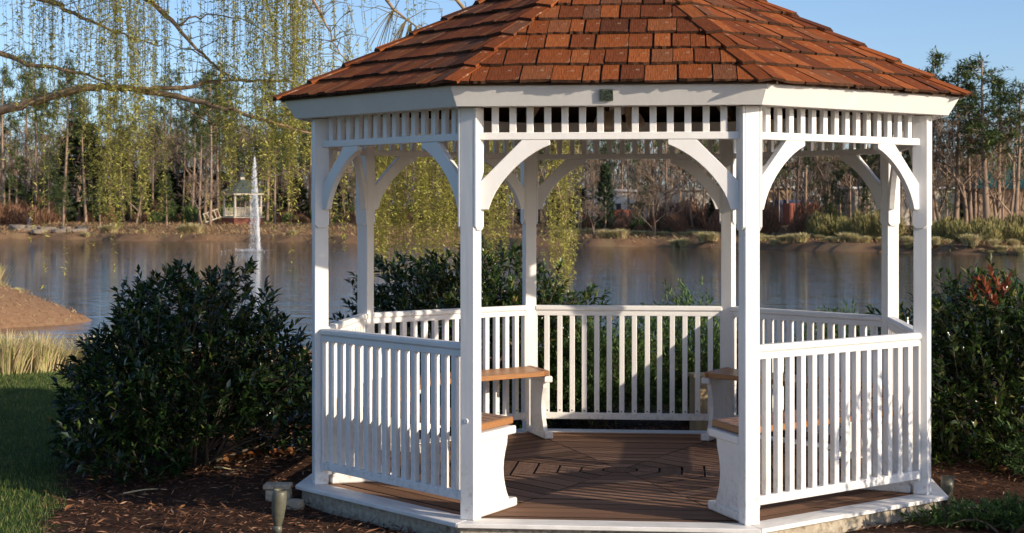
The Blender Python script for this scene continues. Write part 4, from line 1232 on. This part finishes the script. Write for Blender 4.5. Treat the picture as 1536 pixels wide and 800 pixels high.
# ------------------------------------------------------------------ far gazebo
fx, fy = -26.9, 167.0
fz = gz(fx, fy)
fg = thing('lakeside_gazebo', 'small cream gazebo with grey-green roof on a brick base across the lake', 'gazebo', (fx, fy, fz), R_(10))
FB, FR_, FE = .70, 1.95, 2.85
def oc(r, n=8): return [(r * math.sin(R_(-22.5 + 45 * k)), -r * math.cos(R_(-22.5 + 45 * k))) for k in range(n)]
ob('brick_base', prism(oc(2.2), -.4, FB - .1, M['brick'], 'brick_base'), fg)
ob('floor', prism(oc(2.3), FB - .098, FB, M['cream'], 'floor'), fg)
for k, (x, y) in enumerate(oc(FR_)): ob('post', cbox(.16, .16, FE - FB, .01, M['cream']), fg, (x, y, (FE + FB) / 2), rz=R_(-22.5 + 45 * k))
apo = FR_ * C225; hs = FR_ * math.sin(R_(22.5))
for k in range(8):
    if k == 7: continue
    a = R_(45 * k); x, y = apo * math.sin(a), -apo * math.cos(a)
    r = ob('railing', cbox(2 * hs - .16, .09, .10, .01, M['cream']), fg, (x, y, FB + .9), rz=a)
    ob('bottom_rail', cbox(2 * hs - .16, .07, .08, .01, M['cream']), r, (0, 0, -.78))
    for i in range(9): ob('baluster', cbox(.05, .05, .72, .004, M['cream']), r, (-(hs - .16) + i * (2 * hs - .32) / 8, 0, -.39))
ob('fascia', prism(oc(2.35), FE + .001, FE + .22, M['cream'], 'fascia'), fg)
def pyr(r, z0, z1, mat, rt=.0):
    v = [(x, y, z0) for x, y in oc(r)] + [(x, y, z1) for x, y in oc(rt or .02)]
    f = [(i, (i + 1) % 8, 8 + (i + 1) % 8, 8 + i) for i in range(8)] + [tuple(range(7, -1, -1)), tuple(range(8, 16))]
    return mk('roof', v, f, mat)
rf_ = ob('roof', pyr(2.5, FE + .221, FE + 1.55, M['slate'], .35), fg)
ob('cupola', cbox(.42, .42, .35, .02, M['cream']), rf_, (0, 0, FE + 1.72)); ob('cupola_roof', pyr(.5, FE + 1.9, FE + 2.35, M['slate']), rf_)
rp = ob('ramp', cbox(1.6, 1.2, .10, .01, M['cream']), fg, (-2.85, -.5, .42), rot=(0, R_(-20), 0))
for s in (-.55, .55):
    rl = ob('ramp_rail', cbox(1.6, .08, .09, .01, M['cream']), rp, (0, s, .85))
    for i in range(5): ob('ramp_baluster', cbox(.07, .06, .80, .004, M['cream']), rl, (-.72 + i * .36, 0, -.40))

# ------------------------------------------------------------------ fountain
D_F = 109.0
fp = pix(383, 378, D_F)
fo = thing('fountain', 'tall white water jet of a fountain rising from the lake', 'fountain', (fp.x, D_F, WATER))
top = EYE + (HOR - 240) / FPX * D_F - WATER
n = 3600
f = rng.random(n)
P = np.stack([-.06 + .30 * (1 - f) ** .8 + rng.normal(0, .02 + .022 * (1 - f), n), rng.normal(0, .12, n), f * top], 1)
g = Geo(); g.leaves(P, np.stack([rng.normal(0, .05, n), rng.normal(0, .05, n), np.ones(n)], 1), rng.uniform(.12, .4, n), .022, .1)
ob('jet', g.mesh('jet', M['spray']), fo)
n = 3800; f = rng.random(n)
P = np.stack([-.06 - .62 * (1 - f) ** .8 * rng.random(n) ** 1.3 + .3 * (1 - f), rng.normal(0, .3, n), f * top * .98], 1)
g = Geo(); g.leaves(P, np.stack([rng.normal(0, .08, n), rng.normal(0, .05, n), -np.ones(n)], 1), rng.uniform(.05, .18, n), .014, .1)
tag(ob('falling_spray', g.mesh('falling_spray', M['spray']), fo), kind='stuff')
n = 500; a = rng.uniform(0, 6.28, n); r = np.abs(rng.normal(0, .35, n))
P = np.stack([-.3 + np.cos(a) * r * 1.6, np.sin(a) * r, rng.uniform(0, .12, n)], 1)
g = Geo(); g.leaves(P, np.stack([np.cos(a), np.sin(a), rng.uniform(.2, 1, n)], 1), rng.uniform(.06, .2, n), .05, .1)
tag(ob('foam', g.mesh('foam', M['spray']), fo), kind='stuff')

# ------------------------------------------------------------------ buildings behind the wood
def building(name, label, cat, px0, px1, pyt, D, depth, mat, roofmat, kind='flat', nwin=6, pye=None):
    x0, x1 = (px0 - 768) / FPX * D, (px1 - 768) / FPX * D
    zt = EYE + (HOR - pyt) / FPX * D; cx = (x0 + x1) / 2; zb = gz(cx, D) - .3
    t = thing(name, label, cat, (cx, D + depth / 2, zb))
    w, h = x1 - x0, zt - zb
    if kind == 'flat':
        ob('wall', cbox(w, depth, h, .03, mat), t, (0, 0, h / 2))
        ob('roof', cbox(w + .6, depth + .6, .22, .03, roofmat), t, (0, 0, h + .112))
        wh = h
    else:
        wh = EYE + (HOR - pye) / FPX * D - zb
        ob('wall', cbox(w, depth, wh, .03, mat), t, (0, 0, wh / 2))
        o_ = .5
        v = [(-w / 2 - o_, -depth / 2 - o_, wh + .002), (w / 2 + o_, -depth / 2 - o_, wh + .002), (w / 2 + o_, depth / 2 + o_, wh + .002), (-w / 2 - o_, depth / 2 + o_, wh + .002), (-w / 2 + w * .3, 0, h), (w / 2 - w * .3, 0, h)]
        ob('roof', mk('roof', v, [(0, 1, 5, 4), (1, 2, 5), (2, 3, 4, 5), (3, 0, 4), (3, 2, 1, 0)], roofmat), t)
    for i in range(nwin):
        xx = -w / 2 + w * (i + .5) / nwin
        wi = ob('window', cbox(min(1.1, w / nwin * .5), .12, min(1.0, wh * .35), .02, M['white']), t, (xx, -depth / 2 - .03, wh * .55))
        ob('pane', cbox(min(.9, w / nwin * .4), .05, min(.8, wh * .28), .0, M['winglass']), wi, (0, -.05, 0))
    return t
building('warehouse', 'long low cream warehouse glimpsed between trunks behind the far bank', 'building', 985, 1092, 286, 163, 9, M['cream'], M['cream'], nwin=5)
building('warehouse', 'white flat-roofed building glimpsed beside the columnar cedar behind the far bank', 'building', 862, 975, 288, 166, 8, M['white'], M['white'], nwin=6)
building('warehouse', 'tan flat-roofed building glimpsed beside red container behind the far bank', 'building', 1150, 1186, 283, 158, 8, M['tan'], M['cream'], nwin=2)
building('warehouse', 'pale flat-roofed building behind the olive brush of the far bank', 'building', 1282, 1440, 284, 152, 8, M['cream'], M['white'], nwin=0)
building('green_roof_house', 'tan house with green metal hip roof behind tall pines of the far bank', 'house', 1468, 1590, 246, 150, 10, M['tan'], M['metalgreen'], 'hip', 0, 283)
def container(px, py, D, mat, label, w=2.6, h=1.9):
    p = pix(px, py, D); t = thing('shipping_container', label, 'container', (p.x, p.y, gz(p.x, p.y)), R_(6))
    ob('shell', cbox(w, 2.4, h, .05, mat), t, (0, 0, h / 2 + .1))
    for i in range(9): ob('rib', cbox(.12, .06, h - .3, .01, mat), t, (-w / 2 + .2 + i * (w - .4) / 8, -1.22, h / 2 + .1))
container(1200, 310, 150, M['redmetal'], 'red shipping container glimpsed between trunks behind the far bank')
container(1186, 302, 155, M['bluemetal'], 'blue container behind the red container across the lake', 2.8, 2.2)
container(930, 316, 158, M['redmetal'], 'rusty red container in front of the white building across the lake', 3.6, 1.3)
